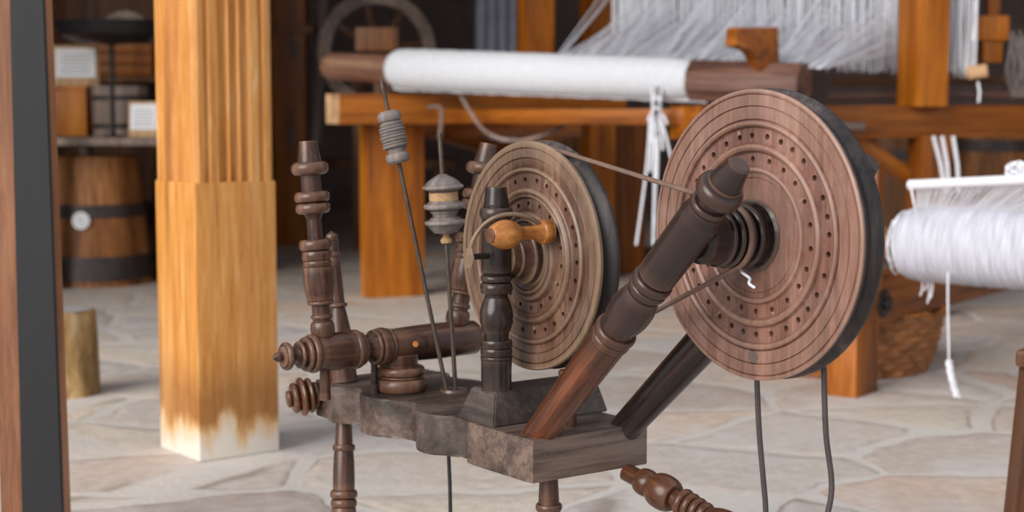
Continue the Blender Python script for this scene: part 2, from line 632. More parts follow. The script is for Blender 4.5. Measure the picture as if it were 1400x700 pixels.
# ------------------------------------------------------------------ spinning wheel
SD = Vector((math.cos(math.radians(36)), math.sin(math.radians(36)), 0))      # along the axles, away from the viewer
WD = Vector((SD.y, -SD.x, 0))                                                 # along the bench, toward the viewer
UP = Vector((0, 0, 1))


def sw(s, ww, z):
    return SD * s + WD * ww + UP * z


BT = 0.41                                                                     # top of the bench
spin = thing('spinning_wheel', 'old dark wooden spinning wheel with two perforated discs on a scalloped bench',
             'spinning wheel', sw(1.33, -1.93, 0))
BM = Matrix((WD, -SD, UP)).transposed().to_4x4()      # bench frame: x along the bench, y toward the near side


def bmx(s, ww, z):
    M = BM.copy()
    M.translation = sw(s, ww, z)
    return M


def scallop(x0, x1, y, sign, amp):
    """scalloped edge: round lobes parted by fillets and hollows"""
    n = 4
    out = []
    Ls = [0.07, 0.10, 0.05, 0.17, 0.10, 0.16, 0.06, 0.29]
    kinds = ['f', 'l', 'n', 'l', 'n', 'l', 'n', 'f']
    tot = sum(Ls)
    p = x0
    for L, k in zip(Ls, kinds):
        L = L / tot * (x1 - x0)
        m = 9
        for i in range(m):
            t = (i + 0.5) / m
            if k == 'f':
                d = 0
            elif k == 'n':
                d = -amp * (0.5 + 0.5 * math.sin(PI * t))
            else:
                d = -amp * 0.6 + amp * 1.3 * math.sin(PI * t) ** 0.6
            out.append((p + L * t, y + sign * d))
        p += L
    return out


Lb = 0.60
near = scallop(-Lb / 2 + 0.004, Lb / 2 - 0.004, 0.098, 1, 0.019)
far = scallop(-Lb / 2 + 0.004, Lb / 2 - 0.004, -0.098, -1, 0.011)
poly = far + near[::-1]
bench_c = (1.337, -1.945)
finish('bench', prism_bm(poly, 0.058, 0.003), M_BENCH, spin, bmx(bench_c[0], bench_c[1], BT - 0.058), ang=50)
# dark disc around the foot of the rods
finish('socket_plate', lathe_bm(turn([('s', 0.004, 0.021, 0.02), ('s', 0.001, 0.02, 0.017)]), 28), M_DARK, spin,
       Matrix.Translation(sw(1.357, -2.02, BT)))

# block that carries the crank wheel
blk = bmesh.new()
lo = [(-0.045, -0.101), (0.045, -0.101), (0.045, 0.101), (-0.045, 0.101)]
hi = [(-0.029, -0.092), (0.029, -0.092), (0.029, 0.086), (-0.029, 0.086)]
va = [blk.verts.new((x, y, 0)) for x, y in lo]
vb = [blk.verts.new((x, y, 0.045)) for x, y in hi]
blk.faces.new(va[::-1])
blk.faces.new(vb)
for i in range(4):
    j = (i + 1) % 4
    blk.faces.new((va[i], va[j], vb[j], vb[i]))
bmesh.ops.bevel(blk, geom=blk.edges[:], offset=0.002, segments=2, affect='EDGES')
finish('block', blk, M_BLOCK, spin, bmx(1.345, -1.80, BT))

k = 0.615 / 2200.0                                     # one unit of the post profiles at one metre
POST = [('s', 66, 34, 35), ('b', 8, 33, 36), ('b', 17, 33, 36), ('b', 17, 33, 36), ('s', 14, 28, 28),
        ('v', 75, 29, 27, 38), ('s', 8, 26, 26), ('b', 24, 29, 37), ('b', 16, 28, 36), ('s', 6, 30, 33),
        ('s', 92, 34, 32), ('s', 8, 27, 27), ('s', 9, 31, 33), ('b', 26, 30, 38), ('s', 6, 29, 29), ('s', 36, 28, 23)]
p_post = sw(1.276, -1.793, 0)
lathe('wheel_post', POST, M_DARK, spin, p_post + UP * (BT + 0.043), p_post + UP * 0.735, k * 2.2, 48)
# the post behind the crank wheel, leaning, on the end of the bar
MAID = [('s', 30, 20, 20), ('b', 32, 20, 27), ('s', 4, 20, 20), ('b', 10, 19, 24), ('s', 18, 20, 20), ('b', 10, 22, 30),
        ('v', 66, 29, 33, 34), ('b', 12, 29, 32), ('b', 20, 28, 33), ('b', 22, 28, 37), ('s', 40, 17, 16),
        ('s', 10, 16, 20), ('b', 22, 26, 38), ('b', 22, 26, 39), ('s', 32, 22, 22), ('b', 26, 26, 41), ('s', 40, 26, 19)]
RR = 2.42
bar_c = at(548, 471, 2.44)


def bar(d):
    return bar_c + SD * d


m1a = bar(-0.133)
lathe('maiden', MAID, M_TURN, spin, m1a, at(420.5, 193, m1a.y + 0.01), k * RR, 44)
m3a = bar(0.098)
m3 = lathe('maiden', MAID, M_TURN, spin, m3a, at(668, 197, m3a.y + 0.03), k * 2.5, 44)
# slim rear post standing on the bench
REAR = [('s', 46, 31, 30), ('s', 6, 30, 22), ('s', 24, 20, 20), ('s', 18, 20, 31), ('b', 12, 27, 33), ('s', 50, 26, 17),
        ('b', 10, 17, 23), ('s', 6, 17, 17), ('s', 90, 17, 14), ('b', 12, 13, 17), ('s', 22, 13, 15), ('b', 16, 10, 14), ('s', 6, 9, 2)]
p_rear = at(470, 523, 2.52)
p_rear.z = BT
lathe('rear_post', REAR, M_TURN, spin, p_rear, at(453, 316, 2.54), k * 2.5, 40)
# horizontal turned bar
BAR = [('s', 6, 4, 9), ('b', 10, 8, 11), ('s', 4, 10, 22), ('b', 14, 20, 31), ('s', 4, 22, 15), ('v', 12, 15, 18, 14),
       ('b', 9, 20, 30), ('s', 4, 24, 24), ('b', 11, 30, 38), ('b', 14, 36, 43), ('v', 78, 38, 40, 42), ('b', 16, 37, 44),
       ('b', 8, 34, 38), ('v', 22, 28, 33, 28), ('b', 10, 33, 40), ('b', 22, 37, 43), ('b', 9, 35, 40),
       ('v', 196, 37, 39, 41), ('s', 7, 39, 33)]
a0 = bar(-0.218)
a1 = bar(0.140)
barw = lathe('cross_bar', BAR, M_TURN, spin, a0, a1, k * 2.42, 48)
pb = at(562, 478, 2.42) 
tube('peg', [bar(0.022) - WD * 0.0 + UP * 0.0, bar(0.006) + WD * 0.033 + UP * 0.004], 0.0045, M_KNOB, spin, 12)
FOOT = [('b', 32, 50, 59), ('b', 6, 46, 50), ('b', 22, 46, 54), ('s', 4, 40, 40), ('s', 26, 38, 41)]
pf = bar(0.0)
lathe('bar_foot', FOOT, M_TURN, spin, Vector((pf.x, pf.y, BT)), Vector((pf.x, pf.y, bar_c.z - 0.014)), k * 2.44, 44)
pp = bar(-0.045) + WD * -0.004
lathe('bar_pin', [('s', 10, 10, 10), ('s', 30, 8, 8)], M_DARK, spin, Vector((pp.x, pp.y, BT)), Vector((pp.x, pp.y, bar_c.z - 0.015)), k * 2.44, 20)
pp = m1a
lathe('maiden_tenon', [('s', 8, 13, 13), ('s', 40, 12, 11)], M_TURN, spin, Vector((pp.x, pp.y, BT - 0.0)), Vector((pp.x, pp.y, bar_c.z - 0.01)), k * 2.4, 24)
# tension screw knob at the back end of the bench
SCREW = [('s', 30, 16, 16), ('b', 16, 20, 30), ('b', 22, 22, 42), ('b', 24, 24, 46), ('b', 22, 22, 36), ('b', 14, 14, 20)]
q0 = at(448, 536, 2.54)
lathe('tension_screw', SCREW, M_STRUT, spin, q0, q0 + (-WD * 0.018 - SD * 0.064 - UP * 0.008), k * 2.45, 40)


# the two perforated discs
def wheel_disc(name, prof, holes, s, ww, z, m, mrim, parent):
    """prof: (radius, height toward the viewer); holes: (radius, count, size, phase)"""
    bm = lathe_bm(prof, 128)
    o = finish(name, bm, m, parent, frame(sw(s, ww, z), -SD, UP), ang=28)
    cb = bmesh.new()
    for r, n, sz, ph in holes:
        for i in range(n):
            a = 2 * PI * (i + ph) / n + 0.02 * math.sin(i * 5.0)
            M = Matrix.Translation((r * math.cos(a), r * math.sin(a), -0.012))
            lathe_bm([(sz, 0), (sz, 0.04)], 12, cb, M)
    me = bpy.data.meshes.new('cut')
    bmesh.ops.recalc_face_normals(cb, faces=cb.faces[:])
    cb.to_mesh(me)
    cb.free()
    co = bpy.data.objects.new('cut', me)
    COL.objects.link(co)
    co.matrix_world = frame(sw(s, ww, z), -SD, UP)
    md = o.modifiers.new('holes', 'BOOLEAN')
    md.operation = 'DIFFERENCE'
    md.object = co
    md.solver = 'EXACT'
    bpy.context.view_layer.update()
    dg = bpy.context.evaluated_depsgraph_get()
    nm = bpy.data.meshes.new_from_object(o.evaluated_get(dg))
    o.modifiers.clear()
    old = o.data
    o.data = nm
    bpy.data.meshes.remove(old)
    bpy.data.objects.remove(co)
    bpy.data.meshes.remove(me)
    for p in nm.polygons:
        p.use_smooth = True
    nm.set_sharp_from_angle(angle=math.radians(28))
    return o


W1 = (1.374, -1.397, 0.69)
R1 = 0.176
pr1 = [(0.0, -0.018), (R1 * 0.93, -0.018), (R1 * 0.965, -0.012)]
face1 = [(0.965, -0.012), (0.965, -0.006), (1.0, -0.003), (1.0, 0.0), (0.985, 0.0015), (0.972, 0.001), (0.966, -0.0005), (0.96, 0.001),
         (0.89, 0.001), (0.885, -0.001), (0.88, 0.0005), (0.80, 0.0), (0.795, -0.002), (0.785, 0.0015), (0.765, 0.003),
         (0.75, 0.001), (0.742, -0.003), (0.735, -0.004), (0.64, -0.004), (0.635, -0.003), (0.625, 0.001), (0.605, 0.003),
         (0.585, 0.001), (0.575, -0.002), (0.565, -0.004), (0.48, -0.004), (0.475, -0.003), (0.465, 0.0005), (0.45, 0.0015),
         (0.435, 0.0), (0.43, -0.002), (0.40, -0.002), (0.395, -0.003), (0.39, -0.002), (0.0, -0.001)]
wheel1 = wheel_disc('perforated_wheel', pr1[:2] + [(r * R1, h) for r, h in face1],
                    [(0.685 * R1, 32, 0.0036, 0.3), (0.525 * R1, 22, 0.0034, 0.2)], *W1, M_WHEEL, M_RIM, spin)
# dark rim behind the face: a grooved band
RIM1 = [(R1 * 0.93, -0.035), (R1 * 1.0, -0.035), (R1 * 1.005, -0.032), (R1 * 1.005, -0.0285), (R1 * 0.985, -0.024), (R1 * 0.968, -0.018),
        (R1 * 0.985, -0.010), (R1 * 0.998, -0.006), (R1 * 0.998, -0.0036), (R1 * 0.93, -0.0036)]


def rim(name, prof, s, ww, z, m, parent):
    bm = lathe_bm(prof + prof[:1], 128, cap=False)
    bmesh.ops.remove_doubles(bm, verts=bm.verts[:], dist=1e-6)
    return finish(name, bm, m, parent, frame(sw(s, ww, z), -SD, UP), ang=40)


rim('rim', RIM1, *W1, M_RIM, wheel1)
bm = lathe_bm([(0.0, -0.034), (R1 * 0.95, -0.034), (R1 * 0.95, -0.02), (0.0, -0.02)], 96)
finish('back_plate', bm, M_RIM, wheel1, frame(sw(*W1), -SD, UP))
# hub with pulley rings, from the face toward the front strut
HUB1 = [('s', 3, 50, 46), ('s', 10, 40, 38), ('b', 9, 37, 44), ('s', 5, 36, 35), ('b', 9, 35, 43), ('s', 7, 33, 33), ('b', 9, 34, 42), ('s', 4, 34, 34),
        ('b', 8, 33, 40), ('s', 24, 36, 34), ('s', 6, 34, 26)]
hub1 = lathe('hub', HUB1, M_DARK, wheel1, sw(W1[0] + 0.0, W1[1], W1[2]), sw(W1[0] - 0.092, W1[1], W1[2]), 0.00089, 56)
lathe('axle', [('s', 1, 0.011, 0.011)], M_BLACKIRON, wheel1, sw(1.245, W1[1], W1[2]), sw(1.462, W1[1], W1[2]), 1, 20)
lathe('rear_pulley', [('s', 3, 52, 58), ('s', 6, 52, 52), ('s', 3, 58, 52)], M_DARK, wheel1, sw(1.409, W1[1], W1[2]),
      sw(1.423, W1[1], W1[2]), 0.001, 40)
# white knot of yarn caught on the hub
kn = [sw(1.358, -1.402, 0.655), sw(1.35, -1.39, 0.648), sw(1.352, -1.378, 0.641), sw(1.345, -1.372, 0.636), sw(1.349, -1.366, 0.631)]
tube('yarn_scrap', smooth_path(kn, 4), 0.0018, M_STRING, wheel1, 6)

# slanting struts
STRUT = [('s', 190, 23, 28), ('s', 8, 28, 28), ('b', 12, 26, 30), ('b', 12, 26, 31), ('s', 5, 25, 25), ('v', 58, 25, 24, 31),
         ('s', 4, 23, 23), ('b', 10, 24, 28), ('b', 12, 24, 29), ('s', 4, 24, 26), ('s', 96, 27, 29), ('s', 14, 29, 25), ('b', 8, 22, 26),
         ('s', 8, 19, 18), ('b', 20, 22, 32), ('s', 4, 24, 24), ('s', 26, 22, 15), ('s', 2, 15, 12)]
s1a = sw(1.270, -1.697, BT - 0.01)
s1b = at(1012, 224, 1.795)
lathe('strut', STRUT, M_STRUTLONG, spin, s1a, s1b, 0.00090, 52)
off = SD * 0.202
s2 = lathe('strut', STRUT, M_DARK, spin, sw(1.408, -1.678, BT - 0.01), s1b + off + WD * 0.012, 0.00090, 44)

# crank wheel: two discs with a band groove between them
W2 = (1.330, -1.793, 0.637)
R2 = 0.160
face2 = [(0.93, -0.013), (0.97, -0.008), (1.0, -0.005), (1.0, -0.001), (0.99, 0.001), (0.945, 0.001), (0.94, -0.0005), (0.932, 0.001), (0.86, 0.001),
         (0.852, -0.001), (0.845, 0.0), (0.79, -0.001), (0.78, -0.002), (0.77, 0.001), (0.75, 0.003), (0.735, 0.001), (0.725, -0.002),
         (0.715, -0.003), (0.61, -0.003), (0.60, -0.002), (0.59, 0.001), (0.565, 0.004), (0.545, 0.002), (0.535, 0.001), (0.52, 0.003), (0.51, 0.0),
         (0.50, -0.003), (0.41, -0.003), (0.40, -0.001), (0.385, 0.004), (0.36, 0.006), (0.34, 0.003), (0.33, 0.005), (0.31, 0.006), (0.295, 0.002),
         (0.28, 0.001), (0.0, 0.001)]
wheel2 = wheel_disc('perforated_wheel', [(0.0, -0.0135), (R2 * 0.92, -0.0135)] + [(r * R2, h) for r, h in face2],
                    [(0.665 * R2, 26, 0.0034, 0.4), (0.455 * R2, 18, 0.0032, 0.1)], *W2, M_WHEEL2, M_RIM, spin)
RIM2 = [(0.0, -0.037), (R2 * 0.96, -0.037), (R2 * 1.0, -0.034), (R2 * 1.005, -0.030), (R2 * 0.99, -0.0265), (R2 * 0.955, -0.022), (R2 * 0.93, -0.0175),
        (R2 * 0.93, -0.0135), (0.0, -0.0135)]
finish('rear_flange', lathe_bm(RIM2, 128), M_RIM, wheel2, frame(sw(*W2), -SD, UP), ang=40)
HUB2 = [('s', 3, 46, 42), ('s', 6, 38, 36), ('b', 8, 36, 42), ('s', 10, 33, 30), ('b', 6, 28, 32), ('s', 12, 27, 26)]
lathe('hub', HUB2, M_WHEEL2, wheel2, sw(*W2), sw(W2[0] - 0.04, W2[1], W2[2]), 0.00095, 48)
lathe('axle', [('s', 1, 0.009, 0.009)], M_BLACKIRON, wheel2, sw(1.262, W2[1], W2[2]), sw(1.44, W2[1], W2[2]), 1, 20)
# turned hand grip standing out of the crank wheel
GRIP = [('s', 3, 15, 16), ('b', 8, 15, 17), ('v', 14, 15, 9, 10), ('s', 6, 9, 9), ('v', 8, 9, 15, 11), ('v', 26, 15, 13, 20), ('s', 2, 13, 10)]
g0 = sw(1.322, -1.728, 0.676)
g1 = at(671, 322, sw(1.222, -1.728, 0).y)
grip = lathe('hand_grip', GRIP, M_KNOB, spin, g0 * 0.97 + g1 * 0.03, g1, 0.00100, 40)
lathe('grip_end', [('s', 2, 10, 10), ('s', 1, 10, 8)], M_STRUT, grip, g1, g1 - SD * 0.003, 0.00098, 24)
lathe('grip_pin', [('s', 1, 6, 6)], M_BLACKIRON, grip, sw(1.334, -1.728, 0.676), g0 * 0.95 + g1 * 0.05, 0.001, 16)
# curved crank arm bowed round the front of the post
arc = [at(741, 318, 2.165), at(736, 305, 2.158), at(722, 297, 2.15), at(700, 293, 2.142), at(678, 297, 2.14), at(660, 309, 2.14),
       at(647, 328, 2.14), at(641, 350, 2.145), at(640, 360, 2.15)]
arcp = smooth_path(arc, 5)
o_ = sum(arcp, Vector()) / len(arcp)
bm = tube_bm(bmesh.new(), [p - o_ for p in arcp], 0.0032, 10)
arm = finish('crank_arm', bm, M_WHEEL2, spin, Matrix.Translation(o_))
bm = prism_bm([(-0.006, -0.014), (0.004, -0.012), (0.008, 0.0), (0.005, 0.014), (-0.005, 0.013)], 0.003, 0.0008)
finish('arm_plate', bm, M_WHEEL2, arm, frame(at(643, 353, 2.143), -SD - WD * -0.3, WD))
tube('arm_pin', [at(645, 351, 2.143), at(668, 350, 2.165)], 0.0042, M_BLACKIRON, spin, 12)
# slim upright between block and strut
lathe('guide_post', [('s', 60, 11, 11), ('b', 10, 11, 13), ('s', 22, 10, 10), ('b', 12, 12, 16)], M_STRUT, spin, sw(1.335, -1.705, BT),
      sw(1.335, -1.705, 0.488), 0.00095, 24)

# leather band round the crank wheel and the hub of the other
sb = 1.347
c2 = Vector((W2[1], W2[2]))
c1 = Vector((W1[1], W1[2]))
ra, rb = R2 * 0.955, 0.0385
dv = c1 - c2
base = math.atan2(dv.y, dv.x)
ga = math.acos((ra - rb) / dv.length)
path = []
for i in range(41):
    a = base + ga + (2 * PI - 2 * ga) * i / 40
    path.append((c2.x + ra * math.cos(a), c2.y + ra * math.sin(a), sb))
for i in range(17):
    a = base - ga + 2 * ga * i / 16
    path.append((c1.x + rb * math.cos(a), c1.y + rb * math.sin(a), 1.336))
full = []
for i in range(len(path)):
    p, q = Vector(path[i]), Vector(path[(i + 1) % len(path)])
    n = max(1, int((q - p).length / 0.02))
    for j in range(n):
        full.append(p.lerp(q, j / n))
band = tube('drive_band', [sw(v.z, v.x, v.y) for v in full], (0.0032, 0.0042), M_LEATHER, spin, 10, True)
# dark cord hanging in a loop from the rear pulley
cp = []
for i in range(13):
    a = PI * i / 12
    cp.append(sw(1.416, W1[1] - 0.061 * math.cos(a), W1[2] + 0.061 * math.sin(a)))
cy0, cy1 = cp[0].y, cp[-1].y
lp = [at(1049, 790, cy0), at(1047, 700, cy0), at(1044, 660, cy0), at(1038, 590, cy0), at(1035, 520, cy0), at(1033, 430, cy0)]
rp_ = [at(1123, 430, cy1), at(1126, 490, cy1), at(1129, 590, cy1), at(1137, 660, cy1), at(1131, 705, cy1), at(1110, 790, cy1)]
bot = [at(1096, 835, (cy0 + cy1) / 2), at(1070, 835, (cy0 + cy1) / 2)]
cordp = smooth_path(lp + cp + rp_ + bot, 5)
tube('drive_cord', cordp, 0.0036, M_RUBBER, spin, 10, True)

# legs
LEG = [('s', 8, 14, 16), ('b', 40, 12, 20), ('b', 20, 15, 22), ('v', 150, 17, 20, 26), ('b', 14, 17, 22), ('b', 14, 17, 23), ('v', 60, 18, 16, 18), ('b', 10, 16, 19),
       ('s', 40, 15, 13)]
lathe('leg', LEG, M_TURN, spin, at(470, 905, 2.44) * Vector((1, 1, 0)), sw(1.255, -2.178, BT - 0.056), 0.00095, 36)
lathe('leg', LEG, M_TURN, spin, at(752, 1010, 2.12) * Vector((1, 1, 0)), sw(1.285, -1.685, BT - 0.056), 0.00095, 36)
SPLAY = [('s', 20, 12, 14), ('v', 60, 14, 16, 22), ('b', 12, 14, 20), ('v', 40, 15, 14, 22), ('b', 8, 12, 18), ('b', 8, 12, 19), ('b', 8, 12, 20), ('b', 8, 13, 21),
         ('s', 6, 14, 14), ('b', 26, 16, 26), ('b', 16, 14, 20), ('s', 16, 13, 13)]
lathe('leg', SPLAY, M_STRUT, spin, at(1140, 800, 1.93), at(856, 645, 2.17), 0.00095, 36)
tube('treadle_rod', [at(611, 570, 2.432), at(615, 660, 2.432), at(617, 760, 2.43)], 0.003, M_BLACKIRON, spin, 8)

# ------------------------------------------------------------------ loose spindles standing in the bench
hole = sw(1.357, -2.02, BT + 0.001)


def spindle(label, base, tip, rr):
    t = thing('spindle', label, 'spindle', base, 'iron spindles standing in the bench')
    n = (tip - base).length
    pts = [(rr, 0), (rr, n * 0.9), (rr * 0.9, n * 0.955), (rr * 1.4, n * 0.972), (rr * 0.3, n)]
    finish('rod', lathe_bm(pts, 16), M_IRON, t, frame(base, tip - base))
    return t


b1 = hole - SD * 0.012
t1 = at(521, 107, 2.45)
sp1 = spindle('long leaning iron spindle with pointed tip and small grey wound whorl', b1, t1, 0.0033)
d1 = (t1 - b1).normalized()
Q = at(537, 188, 2.448)
qt = b1 + d1 * (Q - b1).dot(d1)
kq = 2.45 / 2200
lathe('whorl', [('s', 1, 12, 13), ('b', 13, 12, 16.5), ('s', 6, 12, 12), ('s', 32, 12, 12), ('s', 3, 13, 13), ('b', 13, 12, 16.5), ('s', 1, 13, 12)],
      M_DUST, sp1, qt - d1 * 36 * kq, qt + d1 * 36 * kq, kq, 32)
wp = []
for i in range(120):
    t = i / 119
    a = t * 2 * PI * 8
    rr = (14.2 + 1.6 * math.sin(t * PI) + 0.9 * math.sin(a * 0.37)) * kq
    Mx = frame(qt, d1)
    wp.append(Mx @ Vector((rr * math.cos(a), rr * math.sin(a), (-15 + 34 * t) * kq)))
tube('yarn', wp, 0.0026, M_GREYTHREAD, sp1, 6)
b2 = hole + SD * 0.004
t2 = at(601, 182, 2.432)
sp2 = thing('spindle', 'short upright iron spindle carrying a dusty spool with three flanges', 'spindle', b2, 'iron spindles standing in the bench')
d2 = (t2 - b2).normalized()
n2_ = (t2 - b2).length
finish('rod', lathe_bm([(0.0034, 0), (0.0036, n2_ * 0.99), (0.003, n2_)], 16), M_IRON, sp2, frame(b2, d2))


def on2(py):
    Qp = at(604, py, 2.432)
    return b2 + d2 * (Qp - b2).dot(d2)


lathe('spool', [('s', 2, 9, 12), ('s', 13, 16, 26), ('b', 6, 26, 28), ('s', 5, 24, 18), ('s', 6, 16, 17), ('b', 4, 17, 19), ('s', 3, 20, 25), ('b', 8, 25, 28), ('s', 5, 24, 19),
                ('s', 14, 17, 17), ('s', 3, 20, 25), ('b', 6, 25, 28), ('v', 15, 25, 8, 19), ('s', 2, 8, 4)], M_DUST, sp2, on2(320), on2(238), kq, 44)
Mx = frame(on2(270), d2)
wp = [Mx @ Vector(((18.8 * kq) * math.cos(i * 0.5), (18.8 * kq) * math.sin(i * 0.5), (-7 + 14 * i / 119) * kq)) for i in range(120)]
tube('yarn', wp, 0.0014, M_THREAD, sp2, 6)
Mx = frame(on2(325), d2)
wp = [Mx @ Vector(((5.0 + 2 * math.sin(i * 0.09)) * kq * math.cos(i * 0.55), (5.0 + 2 * math.sin(i * 0.09)) * kq * math.sin(i * 0.55), (-8 + 16 * i / 79) * kq)) for i in range(80)]
tube('yarn', wp, 0.0016, M_THREAD, sp2, 6)

# ------------------------------------------------------------------ column
pc = at(267, 300, 3.75)
cA = math.radians(37.5)
cS = Vector((math.cos(cA), math.sin(cA), 0))
cW = Vector((cS.y, -cS.x, 0))
side = 0.215
cc = Vector((pc.x, pc.y, 0)) + cS * side / 2 - cW * side / 2
col = thing('column', 'fluted honey coloured wooden column with bleached peeling foot', 'column', cc)
CM = Matrix((cS, -cW, UP)).transposed().to_4x4()
CM.translation = cc
zs = at(267, 250, 3.75).z
low = finish('shaft', box_bm(side, side, zs, 0.006), M_COLUMN, col, CM)
h = side / 2 - 0.0015


def flute(x0, x1, depth, n=8):
    return [(x0 + (x1 - x0) * i / n, -depth * math.sin(PI * i / n)) for i in range(n + 1)]


edge = [(-h + 0.013, 0)] + flute(-h + 0.026, -h + 0.042, 0.008) \
    + flute(-0.042, -0.014, 0.015) + flute(-0.014, 0.014, 0.015) + flute(0.014, 0.042, 0.015) \
    + flute(h - 0.042, h - 0.026, 0.008) + [(h - 0.013, 0)]
outl = []
for q in range(4):
    ca, sa = math.cos(q * PI / 2), math.sin(q * PI / 2)
    for x, d in edge:
        y = -h - d
        outl.append((x * ca - y * sa, x * sa + y * ca))
CU = CM.copy()
CU.translation = cc + UP * (zs - 0.002)
# texture of the fluted length continues the shaft: same local frame, geometry raised
bm = prism_bm(outl, 3.3 - zs)
bmesh.ops.translate(bm, verts=bm.verts[:], vec=(0, 0, zs - 0.002))
finish('fluted_shaft', bm, M_COLUMN, col, CM, ang=25)

# ------------------------------------------------------------------ black faced post at the left
post = thing('post', 'black faced reddish wooden post at the left edge', 'post', Vector((at(50, 350, 2.95).x, 2.98, 0)))


def leaning(name, tx, bx, y0, y1, m):
    # timber tapering evenly from (left, right) columns tx at picture row 0 to bx at row 700
    bm = bmesh.new()
    rows_ = []
    for py in (-900, 774):
        f = py / 700.0
        l_ = at(tx[0] + (bx[0] - tx[0]) * f, py, y0)
        r_ = at(tx[1] + (bx[1] - tx[1]) * f, py, y0)
        z = max(0.0, l_.z) if py > 0 else l_.z
        rows_.append([bm.verts.new((l_.x, y0, z)), bm.verts.new((r_.x, y0, z)), bm.verts.new((r_.x, y1, z)), bm.verts.new((l_.x, y1, z))])
    a_, b_ = rows_
    bm.faces.new(a_)
    bm.faces.new(b_[::-1])
    for q in range(4):
        bm.faces.new((a_[q], a_[(q + 1) % 4], b_[(q + 1) % 4], b_[q]))
    bmesh.ops.bevel(bm, geom=bm.edges[:], offset=0.002, segments=2, affect='EDGES')
    return finish(name, bm, m, post)


leaning('timber', (-22, 61), (1, 87), 2.95, 3.0, M_POSTWOOD)
leaning('black_strip', (13, 60), (30, 86), 2.94, 2.9505, M_BLACK)

# ------------------------------------------------------------------ log stump
st = thing('log_stump', 'short sawn log standing on the stone floor behind the black post', 'log', Vector((at(88, 540, 4.65).x, 4.65, 0)))
bm = bmesh.new()
ringz = [0, 0.02, 0.08, 0.14, 0.2, 0.243, 0.25]
segs = 40
rings = []
for i, z in enumerate(ringz):
    row = []
    for j in range(segs):
        a = 2 * PI * j / segs
        r = 0.091 + 0.006 * math.sin(3 * a + 1) + 0.003 * math.sin(7 * a + z * 9) - (0.004 if i == 6 else 0) + 0.01 * (0.25 - z) * 1.5
        row.append(bm.verts.new((r * math.cos(a), r * math.sin(a), z)))
    rings.append(row)
for a_, b_ in zip(rings, rings[1:]):
    for j in range(segs):
        bm.faces.new((a_[j], a_[(j + 1) % segs], b_[(j + 1) % segs], b_[j]))
bm.faces.new(rings[0][::-1])
bm.faces.new(rings[-1])
finish('bark', bm, M_BARK, st, Matrix.Translation(st.location))
bm = lathe_bm([(0.086, 0), (0.086, 0.002), (0.06, 0.0025), (0.0, 0.0025)], 40)
finish('sawn_end', bm, M_LOGTOP, st, Matrix.Translation(st.location + UP * 0.25))

# ------------------------------------------------------------------ near loom at the right
LS = Vector((0.6, 0.8, 0))
LB = Vector((0.8, -0.6, 0))
corner = at(1170, 548, 4.58)
loom2 = thing('loom', 'low amber loom frame at right holding a thick white yarn roll', 'loom', Vector((corner.x, corner.y, 0)) + LS * 0.2)
lc = Vector((corner.x, corner.y, 0))
legc = lc + LS * 0.075 - LB * 0.05
finish('leg', box_bm(0.10, 0.15, at(1170, 447, 4.58).z, 0.004), M_AMBER2, loom2, frame(legc, UP, LB))
r0 = at(1170, 421, 4.58)
rz = at(1170, 454, 4.55).z
r0 = Vector((lc.x, lc.y, rz + 0.07)) - LB * 0.05 - LS * 0.04
beam('side_rail', r0, r0 + LS * 2.6, 0.14, 0.09, M_AMBER2, loom2)
bl = at(1207, 422, 4.62)
bo = r0 + LB * 0.045
ub = (1212 - 700) / FPX
bp_ = bo + LS * ((ub * bo.y - bo.x) / (LS.x - ub * LS.y))
bp_.z = bl.z
bolt = lathe('bolt', [('s', 3, 40, 40), ('s', 2, 40, 34), ('s', 4, 16, 16), ('b', 8, 14, 20), ('s', 3, 8, 2)], M_BLACKIRON, loom2, bp_, bp_ + LB * 0.026, 0.00105, 28)
up_p = at(1190, 390, 4.70)
beam('upright', Vector((up_p.x, up_p.y, 0.30)), Vector((up_p.x, up_p.y, at(1190, 222, 4.70).z)), 0.05, 0.055, M_AMBER2, loom2, LS)
# yarn beam
ax0 = at(1180, 329, 4.56)
ax1 = ax0 + LB * 1.15 + UP * 0.0
yb = lathe('yarn_beam', [('s', 6, 0.04, 0.045), ('s', 1100, 0.045, 0.045)], M_BEAM, loom2, ax0, ax1, 1, 36)
axu = (ax1 - ax0).normalized()


def onax(px):
    # point of the beam's axis that the photograph shows near column px
    u = (px - 700) / FPX
    d = (u * ax0.y - ax0.x) / (axu.x - u * axu.y)
    return ax0 + axu * d


c0 = onax(1226)
lathe('collar', [('s', 3, 0.05, 0.056), ('s', 6, 0.056, 0.056)], M_BLACK, yb, c0, c0 + axu * 0.03, 1, 32)
y0 = onax(1232)
prof = [(0.047, 0.0)]
Lr = 0.95
N = 190
for i in range(N + 1):
    t = i / N
    env = 0.107 - 0.008 * math.exp(-t * 6) - 0.045 * math.exp(-t * 60)
    prof.append((env + (0.0022 if i % 2 else -0.0018) + R.uniform(-0.0012, 0.0012), Lr * t))
prof.append((0.047, Lr + 0.01))
yroll = finish('yarn_roll', lathe_bm(prof, 56), M_ROLL, yb, frame(y0, axu), ang=180)
